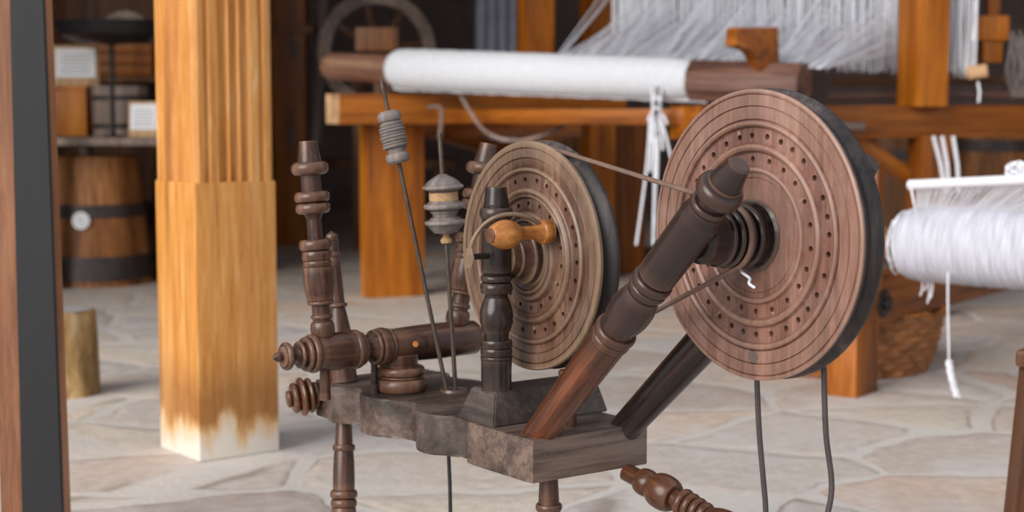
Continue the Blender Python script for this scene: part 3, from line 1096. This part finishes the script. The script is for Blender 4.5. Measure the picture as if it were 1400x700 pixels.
# untidy ends at the left shoulder of the roll
ends = []
for i in range(26):
    a = R.uniform(0, 2 * PI)
    Mx = frame(y0 + axu * R.uniform(0.0, 0.03), axu)
    r_ = R.uniform(0.06, 0.092)
    ends.append([Mx @ Vector((r_ * math.cos(a + t * 0.22), r_ * math.sin(a + t * 0.22), R.uniform(-0.002, 0.004))) for t in range(9)])
for px_, ln in ((1262, 0.055), (1272, 0.075), (1276, 0.06), (1268, 0.04)):
    s_ = onax(px_) - UP * 0.09
    ends.append(smooth_path([s_ + UP * 0.02, s_ - UP * ln * 0.5 + LB * 0.006, s_ - UP * ln], 4))
bm = strands_bm(ends, 0.0022, 5)
finish('loose_ends', bm, M_STRING, yroll)['kind'] = 'stuff'
# hanging end with a frayed knot
hs = onax(1296) - LB * 0.0 + Vector((-0.06, -0.12, -0.05))
hy = hs.y
hp = [at(1296, 372, hy), at(1296, 420, hy), at(1297, 470, hy), at(1298, 498, hy), at(1302, 520, hy), at(1309, 543, hy)]
bm = bmesh.new()
hpp = smooth_path(hp, 5)
tube_bm(bm, hpp, 0.0026, 6)
for q in range(3):
    tp = [p + Vector((0.006 * math.cos(i * 0.9 + q * 2.1), 0.006 * math.sin(i * 0.9 + q * 2.1), 0)) for i, p in enumerate(hpp[14:])]
    tube_bm(bm, tp, 0.0042, 6)
finish('hanging_end', bm, M_STRING, yroll)
# white stick carrying the warp ends above the roll
k0, k1 = at(1243, 253, 4.42), at(1500, 241, 4.0)
stick = lathe('warp_stick', [('b', 4, 9, 15), ('s', 20, 14, 14), ('s', 230, 14, 14)], M_YARN, loom2, k0, k1, 0.00098, 28)
lines = []
for i in range(60):
    t = i / 59
    s_ = k0.lerp(k1, 0.05 + 0.95 * t) - UP * 0.004
    e = onax(1330 + 190 * t)
    e2 = onax(1262 + 150 * t)
    e_ = e2 + Vector((-0.02, -0.02, 0.10))
    far_ = s_ + Vector((0.12 + 0.05 * R.random(), 0.0, 0.012))
    lines.append([s_, s_.lerp(e_, 0.5) + Vector((0, 0, R.uniform(-0.006, 0.006))), e_])
finish('warp', strands_bm(lines, 0.0024, 4), M_YARN, stick)['kind'] = 'stuff'
lp_ = [at(1246, 258, 4.34), at(1249, 275, 4.32), at(1253, 297, 4.34)]
tube('loose_string', smooth_path(lp_, 4), 0.003, M_STRING, stick, 6)
hk = at(1392, 233, 4.2)
bm = bmesh.new()
for q in range(5):
    Mx = Matrix.Translation(hk + Vector((-0.012 + 0.012 * q, 0, 0.004 * math.sin(q * 2)))) @ Matrix.Rotation(0.5 + q * 0.3, 4, 'Y')
    tube_bm(bm, [Mx @ Vector((0.018 * math.cos(a * PI / 7), 0.006 * math.sin(a * 3), 0.018 * math.sin(a * PI / 7))) for a in range(14)], 0.005, 6, True)
finish('yarn_knot', bm, M_STRING, stick)

# ------------------------------------------------------------------ wicker basket
bc = Vector((at(1150, 480, 5.16).x, 5.16, 0))
bk = thing('wicker_basket', 'round brown wicker basket on the floor behind the low loom leg', 'basket', bc)
bm = bmesh.new()
rows, segs = 8, 132
prev = None
H = 0.18
grid = []
for r_ in range(rows):
    for sub in range(4):
        z = H * (r_ + sub / 4) / rows
        bul = math.sin(PI * (sub + 0.5) / 4)
        row = []
        for j in range(segs):
            a = 2 * PI * j / segs
            rad = 0.262 + 0.045 * math.sin(min(1, z / H) * 1.7) + 0.007 * bul + 0.008 * math.sin(22 * a + PI * r_) * (0.4 + 0.6 * bul)
            row.append(bm.verts.new((rad * math.cos(a), rad * math.sin(a), z)))
        grid.append(row)
for a_, b_ in zip(grid, grid[1:]):
    for j in range(segs):
        bm.faces.new((a_[j], a_[(j + 1) % segs], b_[(j + 1) % segs], b_[j]))
bm.faces.new(grid[0][::-1])
finish('woven_wall', bm, M_WICKER, bk, Matrix.Translation(bc), ang=70)
rimp = [bc + Vector((0.307 * math.cos(2 * PI * i / 60), 0.307 * math.sin(2 * PI * i / 60), H + 0.004 * math.sin(i * PI))) for i in range(60)]
tube('basket_rim', rimp, 0.014, M_WICKER, bk, 8, True)

# ------------------------------------------------------------------ big loom across the middle
loom = thing('loom', 'large amber floor loom strung with white warp across the middle', 'loom', (0.3, 6.9, 0))
RS = Vector((math.cos(math.radians(24)), math.sin(math.radians(24)), 0))
RB = Vector((RS.y, -RS.x, 0))


def fpost(name, pxc, Y, wS, wB, z0, z1, m=None):
    """post whose nearest corner stands at column pxc"""
    c = at(pxc, 300, Y)
    c = Vector((c.x, c.y, 0)) + RS * wS / 2 - RB * wB / 2
    return finish(name, box_bm(wS, wB, z1 - z0, 0.006), m or M_AMBER, loom, frame(c + UP * z0, UP, RS))


# left plank leg and the rail it carries
fpost('leg', 502, 6.95, 0.265, 0.10, 0.0, at(502, 172, 6.95).z)
e0 = at(462, 149, 6.72)
e0 = e0 + RS * 0.0 - RB * 0.07
beam('side_rail', e0, e0 + RS * 1.35, 0.128, 0.17, M_AMBER, loom)
beam('rail_end', e0 - RS * 0.004, e0 + RS * 0.004, 0.124, 0.166, M_ENDGRAIN, loom, bevel=0.002)
# breast beam under the cloth roll
b0, b1_ = at(575, 158, 7.0), at(950, 160, 6.05)
beam('breast_beam', b0, b1_, 0.062, 0.10, M_AMBER, loom)
beam('lower_beam', at(560, 178, 7.35), at(800, 178, 6.9), 0.06, 0.08, M_AMBER2, loom)
# right side rail, seen end and flank
q0 = at(957, 168, 5.92) - RB * 0.11
rail = beam('side_rail', q0, q0 + RS * 1.75, 0.128, 0.22, M_AMBER2, loom)
beam('rail_end', q0 - RS * 0.004, q0 + RS * 0.004, 0.124, 0.21, M_AMBER, loom, bevel=0.002)  # thin cap in a lighter amber: the lit end face put into colour
beam('slot_light_strip', at(1148, 172, 6.12), at(1182, 173, 6.17), 0.03, 0.02, M_GREYWOOD, rail)  # solid pale strip standing in for light seen through a slot
# posts
fpost('post', 720, 7.3, 0.14, 0.115, 0.0, 2.6)
fpost('post', 806, 7.7, 0.14, 0.125, 0.0, 2.6)
fpost('post', 1252, 6.24, 0.142, 0.14, at(1252, 146, 6.24).z, 2.6)
fpost('leg', 1260, 6.3, 0.14, 0.10, 0.0, at(1252, 186, 6.24).z, M_AMBER2)
beam('back_board', at(858, 364, 8.0) * Vector((1, 1, 0)), at(858, 170, 8.0), 0.17, 0.06, M_AMBER2, loom, RS)
beam('back_board', at(765, 364, 8.2) * Vector((1, 1, 0)), at(765, 175, 8.2), 0.16, 0.05, M_BROWN, loom, RS)
beam('floor_beam', at(1000, 352, 8.0), at(700, 345, 8.6), 0.08, 0.1, M_BROWN, loom)
beam('brace', at(585, 176, 7.3), at(700, 210, 7.9), 0.07, 0.06, M_AMBER2, loom)
beam('brace', at(1150, 178, 6.28), at(1300, 285, 6.5), 0.06, 0.06, M_AMBER, loom)
# cross bars low behind the right post
beam('cross_bar', at(1140, 112, 6.75), at(1480, 108, 6.75), 0.035, 0.05, M_BROWN, loom)
beam('cross_bar', at(1130, 132, 6.6), at(1480, 128, 6.6), 0.03, 0.05, M_DARKBEAM, loom)

# cloth beam: round left end, cloth roll, squared right end
cb0, cb1 = at(448, 91, 7.0), at(1040, 113, 5.86)
cu = (cb1 - cb0).normalized()


def oncb(px):
    u = (px - 700) / FPX
    d = (u * cb0.y - cb0.x) / (cu.x - u * cu.y)
    return cb0 + cu * d


cbm = lathe('cloth_beam', [('s', 2, 0.05, 0.057), ('s', 10, 0.06, 0.061), ('s', 100, 0.062, 0.066)], M_BEAM, loom, cb0, cb1, 1, 32)
prof = [(0.05, 0)]
c_l, c_r = oncb(539), oncb(948)
Lr = (c_r - c_l).length
for i in range(121):
    t = i / 120
    prof.append((0.087 - 0.007 * t - 0.02 * math.exp(-t * 60) - 0.014 * math.exp(-(1 - t) * 40) + R.uniform(-0.0012, 0.0012), Lr * t))
prof.append((0.05, Lr))
roll = finish('cloth_roll', lathe_bm(prof, 48), M_CLOTH, cbm, frame(c_l, cu), ang=180)
# lapping edge of the cloth along the underside
lap = []
for i in range(60):
    t = i / 59
    a = c_l.lerp(c_r, t) - UP * (0.079 - 0.006 * t) + Vector((0, -0.028, 0.0))
    lap.append([a, a + cu * 0.05 + Vector((0, 0.01, -0.008 + 0.004 * R.random()))])
finish('cloth_fringe', strands_bm(lap, 0.006, 5), M_CLOTH, roll)['kind'] = 'stuff'
# octagonal right end
oct_ = []
for i in range(8):
    a = PI / 8 + i * PI / 4
    rr = 0.075
    oct_.append((rr * math.cos(a) * 1.08, rr * math.sin(a)))
hd = oncb(946)
he = oncb(1098)
bm = prism_bm(oct_, (he - hd).length, 0.006)
finish('beam_head', bm, M_DARKBEAM, cbm, frame(hd, cu, UP))
kb = at(972, 112, 5.9)
# ratchet pawl, a hooked wooden bracket standing on the beam head
pw = [(-0.026, -0.012), (0.062, -0.012), (0.052, 0.142), (-0.122, 0.138), (-0.127, 0.074), (-0.088, 0.071), (-0.062, 0.064), (-0.042, 0.048), (-0.031, 0.024)]
Mp = frame(at(1036, 90, 5.80), -RB, RS)
bm = prism_bm(pw, 0.07, 0.005)
xs, zs_ = RS, UP
Mp = Matrix((RS, UP, RS.cross(UP))).transposed().to_4x4()
Mp.translation = at(1032, 92, 5.86)
finish('pawl', bm, M_AMBER2, loom, Mp, ang=30)
# tassel of warp ends hanging from the roll
tl = []
ty = oncb(900).y - 0.09
for px0, px1, y1_, sp in ((897, 893, 335, 0), (899, 894, 330, 1), (895, 889, 235, 2), (901, 898, 250, 3), (903, 906, 205, 4), (893, 889, 195, 5), (896, 897, 200, 6), (900, 899, 185, 7),
                          (905, 912, 170, 8), (892, 886, 165, 9), (902, 919, 222, 10)):
    tl.append(smooth_path([at(px0, 118, ty), at(px0 + R.uniform(-3, 3), 150, ty), at((px0 + px1) / 2, (150 + y1_) / 2, ty), at(px1, y1_, ty)], 4))
tl.append(smooth_path([at(889, 160, ty), at(884, 230, ty), at(870, 335, ty)], 4))
finish('warp_tassel', strands_bm(tl, 0.005, 6), M_STRING, roll)['kind'] = 'stuff'
lp2 = [at(625, 120, 6.68), at(640, 148, 6.62), at(662, 178, 6.6), at(690, 191, 6.55), at(720, 191, 6.55), at(755, 180, 6.6), at(785, 160, 6.7), at(800, 148, 6.8)]
tube('hanging_loop', smooth_path(lp2, 5), 0.008, M_GREYWOOD, cbm, 8)
tube('iron_hook', smooth_path([at(585, 147, 6.7), at(601, 146, 6.7), at(604, 158, 6.7), at(601, 190, 6.7)], 4), 0.009, M_GREYWOOD, loom, 8)

# heddle threads and warp
hl0, hl1 = at(838, 78, 7.1), at(1332, 104, 6.35)
lines = []
for i in range(420):
    t = i / 419 + R.uniform(-0.001, 0.001)
    p = hl0.lerp(hl1, t)
    p = p + Vector((0, R.uniform(-0.03, 0.03), R.uniform(-0.012, 0.03)))
    lines.append([p, p + Vector((R.uniform(-0.01, 0.01), 0, 0.3)), p + Vector((R.uniform(-0.012, 0.012), 0, 0.62))])
finish('heddles', strands_bm(lines, 0.0028, 4), M_STRING, loom)['kind'] = 'stuff'
lines = []
for i in range(330):
    t = i / 329
    g = math.floor(t * 24) / 24 + 0.5 / 24                     # threads gather in bunches
    p = hl0.lerp(hl1, min(1, 0.02 + 0.755 * t + R.uniform(0, 0.03))) + Vector((0, -0.05 - R.uniform(0, 0.05), (0.05 + 0.16 * R.random()) if R.random() < 0.8 else 0.05 + 0.4 * R.random()))
    tt = t * 0.55 + g * 0.45
    e = oncb(752 + 375 * tt) + Vector((0.0, 0.03, 0.06))
    lines.append([p, p.lerp(e, 0.5) + Vector((R.uniform(-0.01, 0.01), 0, R.uniform(-0.012, 0.005))), e])
finish('warp', strands_bm(lines, 0.0024, 4), M_STRING, loom)['kind'] = 'stuff'
beam('heddle_bar', at(1322, 100, 6.33), at(1350, 96, 6.31), 0.05, 0.04, M_ENDGRAIN, loom)
cords = []
for a_, b_ in (((1276, 186), (1292, 262)), ((1288, 186), (1298, 262)), ((1303, 186), (1311, 262)), ((1337, 112), (1338, 140)), ((1334, 0), (1331, 55))):
    cords.append([at(a_[0], a_[1], 6.2), at((a_[0] + b_[0]) / 2 + 2, (a_[1] + b_[1]) / 2, 6.2), at(b_[0], b_[1], 6.2)])
for i, c in enumerate(cords):
    tube('treadle_cord' if i < 3 else 'heddle_cord', c, 0.008 if i < 3 else 0.005, M_STRING, loom, 6)

# ------------------------------------------------------------------ things hanging and standing at the far right
blk_ = thing('wooden_block', 'small amber wooden pulley block hanging at the upper right', 'block', at(1350, 40, 6.6))
finish('block_body', box_bm(0.15, 0.09, 0.10, 0.006), M_AMBER, blk_, Matrix.Translation(at(1350, 56, 6.6)))
finish('tongue', box_bm(0.08, 0.06, 0.095, 0.006), M_AMBER, blk_, Matrix.Translation(at(1354, 86, 6.6)))
finish('hanger', box_bm(0.05, 0.04, 1.2, 0.004), M_AMBER2, blk_, Matrix.Translation(at(1357, 23, 6.6)))
sk = []
for i in range(26):
    a = at(1380 + R.uniform(0, 22), 40 + R.uniform(0, 20), 6.5)
    b = at(1388 + R.uniform(-6, 18), 133, 6.5)
    sk.append(smooth_path([a, a.lerp(b, 0.5) + Vector((R.uniform(-0.04, 0.04), R.uniform(-0.03, 0.03), 0)), b], 3))
o = finish('yarn_skein', strands_bm(sk, 0.005, 4), M_GREYTHREAD)
tag(o, 'loose grey skein of yarn hanging at the upper right edge', 'yarn')


def barrel(name, label, cat, base, r0, r1, hgt, m, hoops, lid=None, bulge=0.0, segs=48, group=None):
    t = thing(name, label, cat, base, group)
    pts = [(r0, 0)]
    for i in range(1, 13):
        z = i / 12
        pts.append((r0 + (r1 - r0) * z + bulge * math.sin(PI * z), hgt * z))
    pts += [(r1 - 0.02, hgt), (r1 - 0.022, hgt - 0.03), (0, hgt - 0.03)]
    bm = lathe_bm(pts, segs)
    for v in bm.verts:                                           # stave joints
        a = math.atan2(v.co.y, v.co.x)
        rr = math.hypot(v.co.x, v.co.y)
        if rr > 0.05:
            kf = 1 - 0.006 * (abs(math.sin(a * 8)) < 0.2)
            v.co.x *= kf
            v.co.y *= kf
    finish('staves', bm, m, t, Matrix.Translation(base))
    for z0, z1 in hoops:
        def rad(z):
            return r0 + (r1 - r0) * z / hgt + bulge * math.sin(PI * z / hgt)
        hp_ = [(rad(z0) - 0.004, z0), (rad(z0) + 0.006, z0), (rad(z1) + 0.006, z1), (rad(z1) - 0.004, z1), (rad(z0) - 0.004, z0)]
        finish('hoop', lathe_bm(hp_, segs, cap=False), M_HOOP, t, Matrix.Translation(base))
    return t


barrel('barrel', 'dim brown barrel behind the diagonal brace at right', 'barrel', Vector((at(1222, 250, 8.6).x, 8.6, 0)), 0.15, 0.15, 0.72, M_BROWN, [(0.1, 0.15), (0.55, 0.6)], bulge=0.03)
barrel('barrel', 'wide brown barrel behind the three hanging cords', 'barrel', Vector((at(1352, 250, 8.4).x, 8.4, 0)), 0.22, 0.22, 0.78, M_BARREL, [(0.1, 0.15), (0.6, 0.66)], bulge=0.03)

# leg at the right edge of the picture
rl0, rl1 = at(1385, 720, 2.75), at(1404, 545, 2.75)
dd = (rl0 - rl1).normalized()
stool = thing('stool', 'brown wooden stool with a splayed leg at the right edge', 'stool', (1.1, 2.8, 0))
foot = rl1 + dd * ((rl1.z) / -dd.z)
beam('leg', foot, rl1 + dd * -0.06, 0.028, 0.028, M_STRUT, stool, RS, 0.004)
tp = rl1 - dd * 0.06
for dx, dy in ((0.26, -0.16), (0.16, 0.26), (0.42, 0.10)):
    beam('leg', Vector((foot.x + dx * 1.2, foot.y + dy * 1.2, 0)), Vector((tp.x + dx, tp.y + dy, tp.z)), 0.028, 0.028, M_STRUT, stool, RS, 0.004)
finish('seat', box_bm(0.35, 0.35, 0.03, 0.008), M_STRUT, stool, Matrix.Translation((tp.x + 0.21, tp.y + 0.05, tp.z - 0.004)) @ Matrix.Rotation(-0.55, 4, 'Z'))

# ------------------------------------------------------------------ left background: coopered vessels and cards
bY = 7.6
bb = Vector((at(132, 372, bY).x, bY, 0))
br = barrel('barrel', 'large tapered barrel with dark hoops and a round white sticker under the shelf', 'barrel', bb, 0.262, 0.21, 0.60, M_BARREL,
            [(0.03, 0.14), (0.32, 0.38)])
pst = at(110, 302, bY - 0.26)
sx = math.asin(max(-1, min(1, (pst.x - bb.x) / 0.25)))
ps = bb + Vector((0.253 * math.sin(sx), -0.253 * math.cos(sx), pst.z))
nrm = Vector((math.sin(sx), -math.cos(sx), 0.1))
stk = finish('sticker', lathe_bm([(0.04, 0), (0.04, 0.003), (0, 0.003)], 28), M_PAPER, br, frame(ps, nrm))
bm = lathe_bm([(0.030, 0.001), (0.030, 0.0012), (0.024, 0.0012), (0.024, 0.001)], 28, cap=False)
box_bm(0.008, 0.036, 0.0012, 0, bm, Matrix.Rotation(0.7, 4, 'Z'))
box_bm(0.008, 0.026, 0.0012, 0, bm, Matrix.Rotation(-0.7, 4, 'Z'))
finish('sticker_mark', bm, M_INK, stk, frame(ps + nrm * 0.003, nrm))
barrel('barrel', 'dark narrow barrel half hidden by the column', 'barrel', Vector((at(251, 350, 7.75).x, 7.75, 0)), 0.14, 0.13, 0.62, M_BROWN, [(0.08, 0.14), (0.36, 0.42)])
# shelf table
tz = at(140, 188, 7.3).z
tb = thing('table', 'long narrow grey table top above the large barrel', 'table', (at(140, 188, 7.5).x, 7.5, 0))
tx0, tx1 = at(40, 188, 7.2).x, at(232, 188, 7.2).x
finish('tabletop', box_bm(tx1 - tx0, 0.85, 0.034, 0.006), M_GREYWOOD, tb, Matrix.Translation(((tx0 + tx1) / 2, 7.62, tz - 0.034)))
for x in (tx0 + 0.05, tx1 - 0.03):
    for y in (7.97,):
        finish('leg', box_bm(0.05, 0.05, tz - 0.036, 0.004), M_GREYWOOD, tb, Matrix.Translation((x, y, 0)))
finish('leg', box_bm(0.05, 0.05, tz - 0.036, 0.004), M_GREYWOOD, tb, Matrix.Translation((tx0 + 0.05, 7.25, 0)))
finish('leg', box_bm(0.05, 0.05, tz - 0.036, 0.004), M_GREYWOOD, tb, Matrix.Translation((tx1 - 0.03, 7.25, 0)))


def card(label, px0, px1, py0, py1, Y, base_z, tilt, rz):
    c = at((px0 + px1) / 2, py1, Y)
    t = thing('sign_card', label, 'sign', Vector((c.x, Y, base_z)), 'printed cards among the wooden vessels')
    wd = (px1 - px0) / FPX * Y
    ht = (py1 - py0) / FPX * Y
    M0 = Matrix.Translation(t.location) @ Matrix.Rotation(rz, 4, 'Z') @ Matrix.Rotation(tilt, 4, 'X')
    finish('holder', box_bm(wd * 1.02, 0.02, ht * 1.0, 0.003), M_ENDGRAIN, t, M0)
    sh = finish('paper', box_bm(wd * 0.88, 0.004, ht * 0.72, 0), M_PAPER, t, M0 @ Matrix.Translation((0, -0.0125, ht * 0.2)))
    bm = bmesh.new()
    for i in range(6):
        box_bm(wd * (0.66 - 0.12 * (i % 3 == 2)), 0.0012, ht * 0.03, 0, bm, Matrix.Translation((0, 0, ht * (0.09 * i))))
    finish('print', bm, M_INK, sh, M0 @ Matrix.Translation((0, -0.0148, ht * 0.3)))
    return t


# tub on the table and what stands round it
tub = barrel('tub', 'greyish wooden tub standing on the table beside the iron rod', 'tub', Vector((at(165, 186, 7.6).x, 7.6, tz)), 0.125, 0.135, 0.235, M_GREYWOOD, [(0.04, 0.06), (0.17, 0.19)])
bx = thing('wooden_box', 'orange wooden box at the left end of the table', 'box', Vector((at(100, 186, 7.7).x, 7.7, tz)))
finish('body', box_bm(0.19, 0.22, 0.215, 0.005), M_AMBER, bx, Matrix.Translation(bx.location))
finish('lid', box_bm(0.20, 0.23, 0.02, 0.004), M_AMBER, bx, Matrix.Translation(bx.location + UP * 0.215))
card('white printed card in a pale holder on top of the orange box', 74, 134, 62, 117, 7.6, tz + 0.235, -0.1, 0.15)
card('white printed card in a pale holder leaning beside the column', 176, 218, 138, 187, 7.32, tz, -0.12, -0.1)
# upper shelf with dark basin and boxes
uz = at(140, 104, 8.0).z
us = thing('cabinet', 'brown open wooden cabinet behind the tub and cards', 'cabinet', (at(140, 104, 8.3).x, 8.35, 0))
ux0, ux1 = at(20, 100, 8.2).x, at(240, 100, 8.2).x
finish('shelf', box_bm(ux1 - ux0, 0.45, 0.03, 0.004), M_BROWN, us, Matrix.Translation(((ux0 + ux1) / 2, 8.36, uz - 0.03)))
finish('shelf', box_bm(ux1 - ux0, 0.45, 0.03, 0.004), M_BROWN, us, Matrix.Translation(((ux0 + ux1) / 2, 8.36, 0.3)))
finish('back_panel', box_bm(ux1 - ux0, 0.02, 2.2, 0.003), M_BROWN, us, Matrix.Translation(((ux0 + ux1) / 2, 8.6, 0)))
for x in (ux0, ux1):
    finish('side_panel', box_bm(0.03, 0.46, 2.2, 0.003), M_AMBER2, us, Matrix.Translation((x, 8.36, 0)))
crate = thing('crate', 'orange slatted crate on the cabinet shelf behind the iron rod', 'crate', Vector((at(172, 104, 8.26).x, 8.26, uz)))
for i in range(3):
    finish('slat', box_bm(0.32, 0.02, 0.05, 0.004), M_AMBER, crate, Matrix.Translation(crate.location + Vector((0, -0.1, 0.004 + 0.055 * i))))
for sx_ in (-0.15, 0.15):
    finish('end_board', box_bm(0.02, 0.2, 0.165, 0.004), M_AMBER, crate, Matrix.Translation(crate.location + Vector((sx_, 0.01, 0))))
pan = at(152, 58, 7.40)
pn = thing('basin', 'wide dark shallow basin resting on top of the iron stand', 'basin', pan)
finish('bowl', lathe_bm([(0.0, 0), (0.16, 0), (0.225, 0.035), (0.25, 0.085), (0.255, 0.095), (0.245, 0.095), (0.215, 0.045), (0.15, 0.012), (0, 0.012)], 48), M_BLACKIRON, pn, Matrix.Translation(pan))
rb_ = Vector((pan.x, 7.40, tz))
rod = thing('iron_stand', 'thin iron stand rising from the table to the dark basin', 'stand', rb_)
finish('upright', lathe_bm([(0.011, 0.004), (0.011, pan.z - tz - 0.004)], 12), M_BLACKIRON, rod, Matrix.Translation(rb_))
finish('base', lathe_bm([(0.05, 0.001), (0.05, 0.005), (0.012, 0.012)], 24), M_BLACKIRON, rod, Matrix.Translation(rb_))
finish('top_plate', lathe_bm([(0.012, pan.z - tz - 0.012), (0.06, pan.z - tz - 0.006), (0.06, pan.z - tz - 0.001)], 24), M_BLACKIRON, rod, Matrix.Translation(rb_))
# saddle shaped wooden piece in the basin
arch = []
for i in range(13):
    a = PI * i / 12
    arch.append((0.13 * math.cos(a), 0.13 * math.sin(a)))
for i in range(13):
    a = PI - PI * i / 12
    arch.append((0.075 * math.cos(a), 0.075 * math.sin(a)))
Ma = Matrix.Translation(pan + Vector((0.07, 0.03, 0.013))) @ Matrix.Rotation(PI / 2, 4, 'X')
o = finish('wooden_arch', prism_bm(arch, 0.06, 0.005), M_GREYWOOD, None, Ma)
tag(o, 'small arched wooden yoke standing in the dark basin', 'yoke')

# ------------------------------------------------------------------ dim background between column and loom
fr = thing('wooden_press', 'tall brown wooden press frame right of the column', 'press', Vector((at(402, 305, 9.6).x, 9.6, 0)))
fb = Vector((at(400, 305, 9.6).x, 9.6, 0))
finish('post', box_bm(0.20, 0.16, 2.6, 0.008), M_AMBER2, fr, Matrix.Translation(fb))
finish('slat', box_bm(0.05, 0.04, 1.9, 0.004), M_GREYWOOD, fr, Matrix.Translation(fb + Vector((0.155, -0.06, 0.6))) @ Matrix.Rotation(0.06, 4, 'Y'))
finish('cap', box_bm(0.24, 0.2, 0.05, 0.004), M_BROWN, fr, Matrix.Translation(at(405, 47, 9.6)))
finish('hole_shade_plate', box_bm(0.05, 0.01, 0.11, 0.002), M_DARKBEAM, fr, Matrix.Translation(at(402, 82, 9.515)))  # dark plate on the post face, painting the shade inside a hole
finish('hole_shade_plate', box_bm(0.05, 0.01, 0.11, 0.002), M_DARKBEAM, fr, Matrix.Translation(at(399, 200, 9.515)))  # second plate, hole shade again put into dark colour
bw = at(520, 85, 9.2)
big = thing('cart_wheel', 'large pale wooden wheel in the shadows behind the cloth beam', 'wheel', Vector((bw.x, 9.3, 0)))
wc = at(515, 70, 9.2)
Rw = 0.335
Mw = frame(wc, Vector((0.25, -1, 0)), UP)
ringp = [(Rw - 0.07, -0.03), (Rw, -0.03), (Rw, 0.03), (Rw - 0.07, 0.03), (Rw - 0.07, -0.03)]
finish('rim', lathe_bm(ringp, 64, cap=False), M_GREYWOOD, big, Mw)
finish('hub', lathe_bm([(0.07, -0.06), (0.08, 0), (0.06, 0.08)], 24), M_BROWN, big, Mw)
for i in range(8):
    a = i * PI / 4 + 0.2
    Ms = Mw @ Matrix.Rotation(a, 4, 'Z') @ Matrix.Translation((0.06, 0, 0)) @ Matrix.Rotation(PI / 2, 4, 'Y')
    finish('spoke', box_bm(0.03, 0.03, Rw - 0.12, 0.004), M_BROWN, big, Ms)
for sx_ in (-0.12, 0.12):
    finish('stand', box_bm(0.06, 0.06, wc.z - 0.05, 0.004), M_BROWN, big, Matrix.Translation((wc.x + sx_, wc.y + 0.12, 0)))
finish('axle', lathe_bm([(0.025, -0.16), (0.025, 0.02)], 16), M_BLACKIRON, big, Mw)
# block of wood on the loom's left rail
wb = at(517, 70, 7.55)
o = finish('wooden_block', box_bm(0.2, 0.12, 0.108, 0.006), M_BROWN, None, Matrix.Translation(wb))
tag(o, 'brown squared wood block above the bare left end of the cloth beam', 'block')
bs = finish('wooden_stand', box_bm(0.08, 0.08, wb.z - 0.001, 0.006), M_BROWN, None, Matrix.Translation((wb.x + 0.02, wb.y + 0.02, 0)))
tag(bs, 'dim upright stand under the brown block behind the cloth beam', 'stand')
# hanging grey blue cloth
bm = bmesh.new()
cpx0, cpx1 = at(648, 0, 9.4).x, at(708, 0, 9.4).x
gl = []
for th in (0, 0.008):
    rows_ = []
    for z in (0.62, 1.0, 1.6, 2.6):
        rows_.append([bm.verts.new((cpx0 + (cpx1 - cpx0) * i / 30 + (0.02 * (z - 1) * (1 - i / 30)), 9.4 + th + 0.025 * math.sin(i * 0.85), z)) for i in range(31)])
    for a_, b_ in zip(rows_, rows_[1:]):
        for i in range(30):
            bm.faces.new((a_[i], a_[i + 1], b_[i + 1], b_[i]))
o = finish('hanging_cloth', bm, M_GREYCLOTH, ang=180)
tag(o, 'grey blue cloth hanging in folds behind the cloth beam', 'cloth')
# low furniture in shadow under the loom
cb_ = thing('bench', 'low dark wooden bench in the shadow behind the loom leg', 'bench', Vector((at(470, 270, 10.6).x, 10.6, 0)))
finish('seat', box_bm(1.5, 0.4, 0.06, 0.006), M_BROWN, cb_, Matrix.Translation(cb_.location + UP * 0.42))
for sx_ in (-0.65, 0.65):
    finish('leg', box_bm(0.08, 0.34, 0.42, 0.006), M_BROWN, cb_, Matrix.Translation(cb_.location + Vector((sx_, 0, 0))))
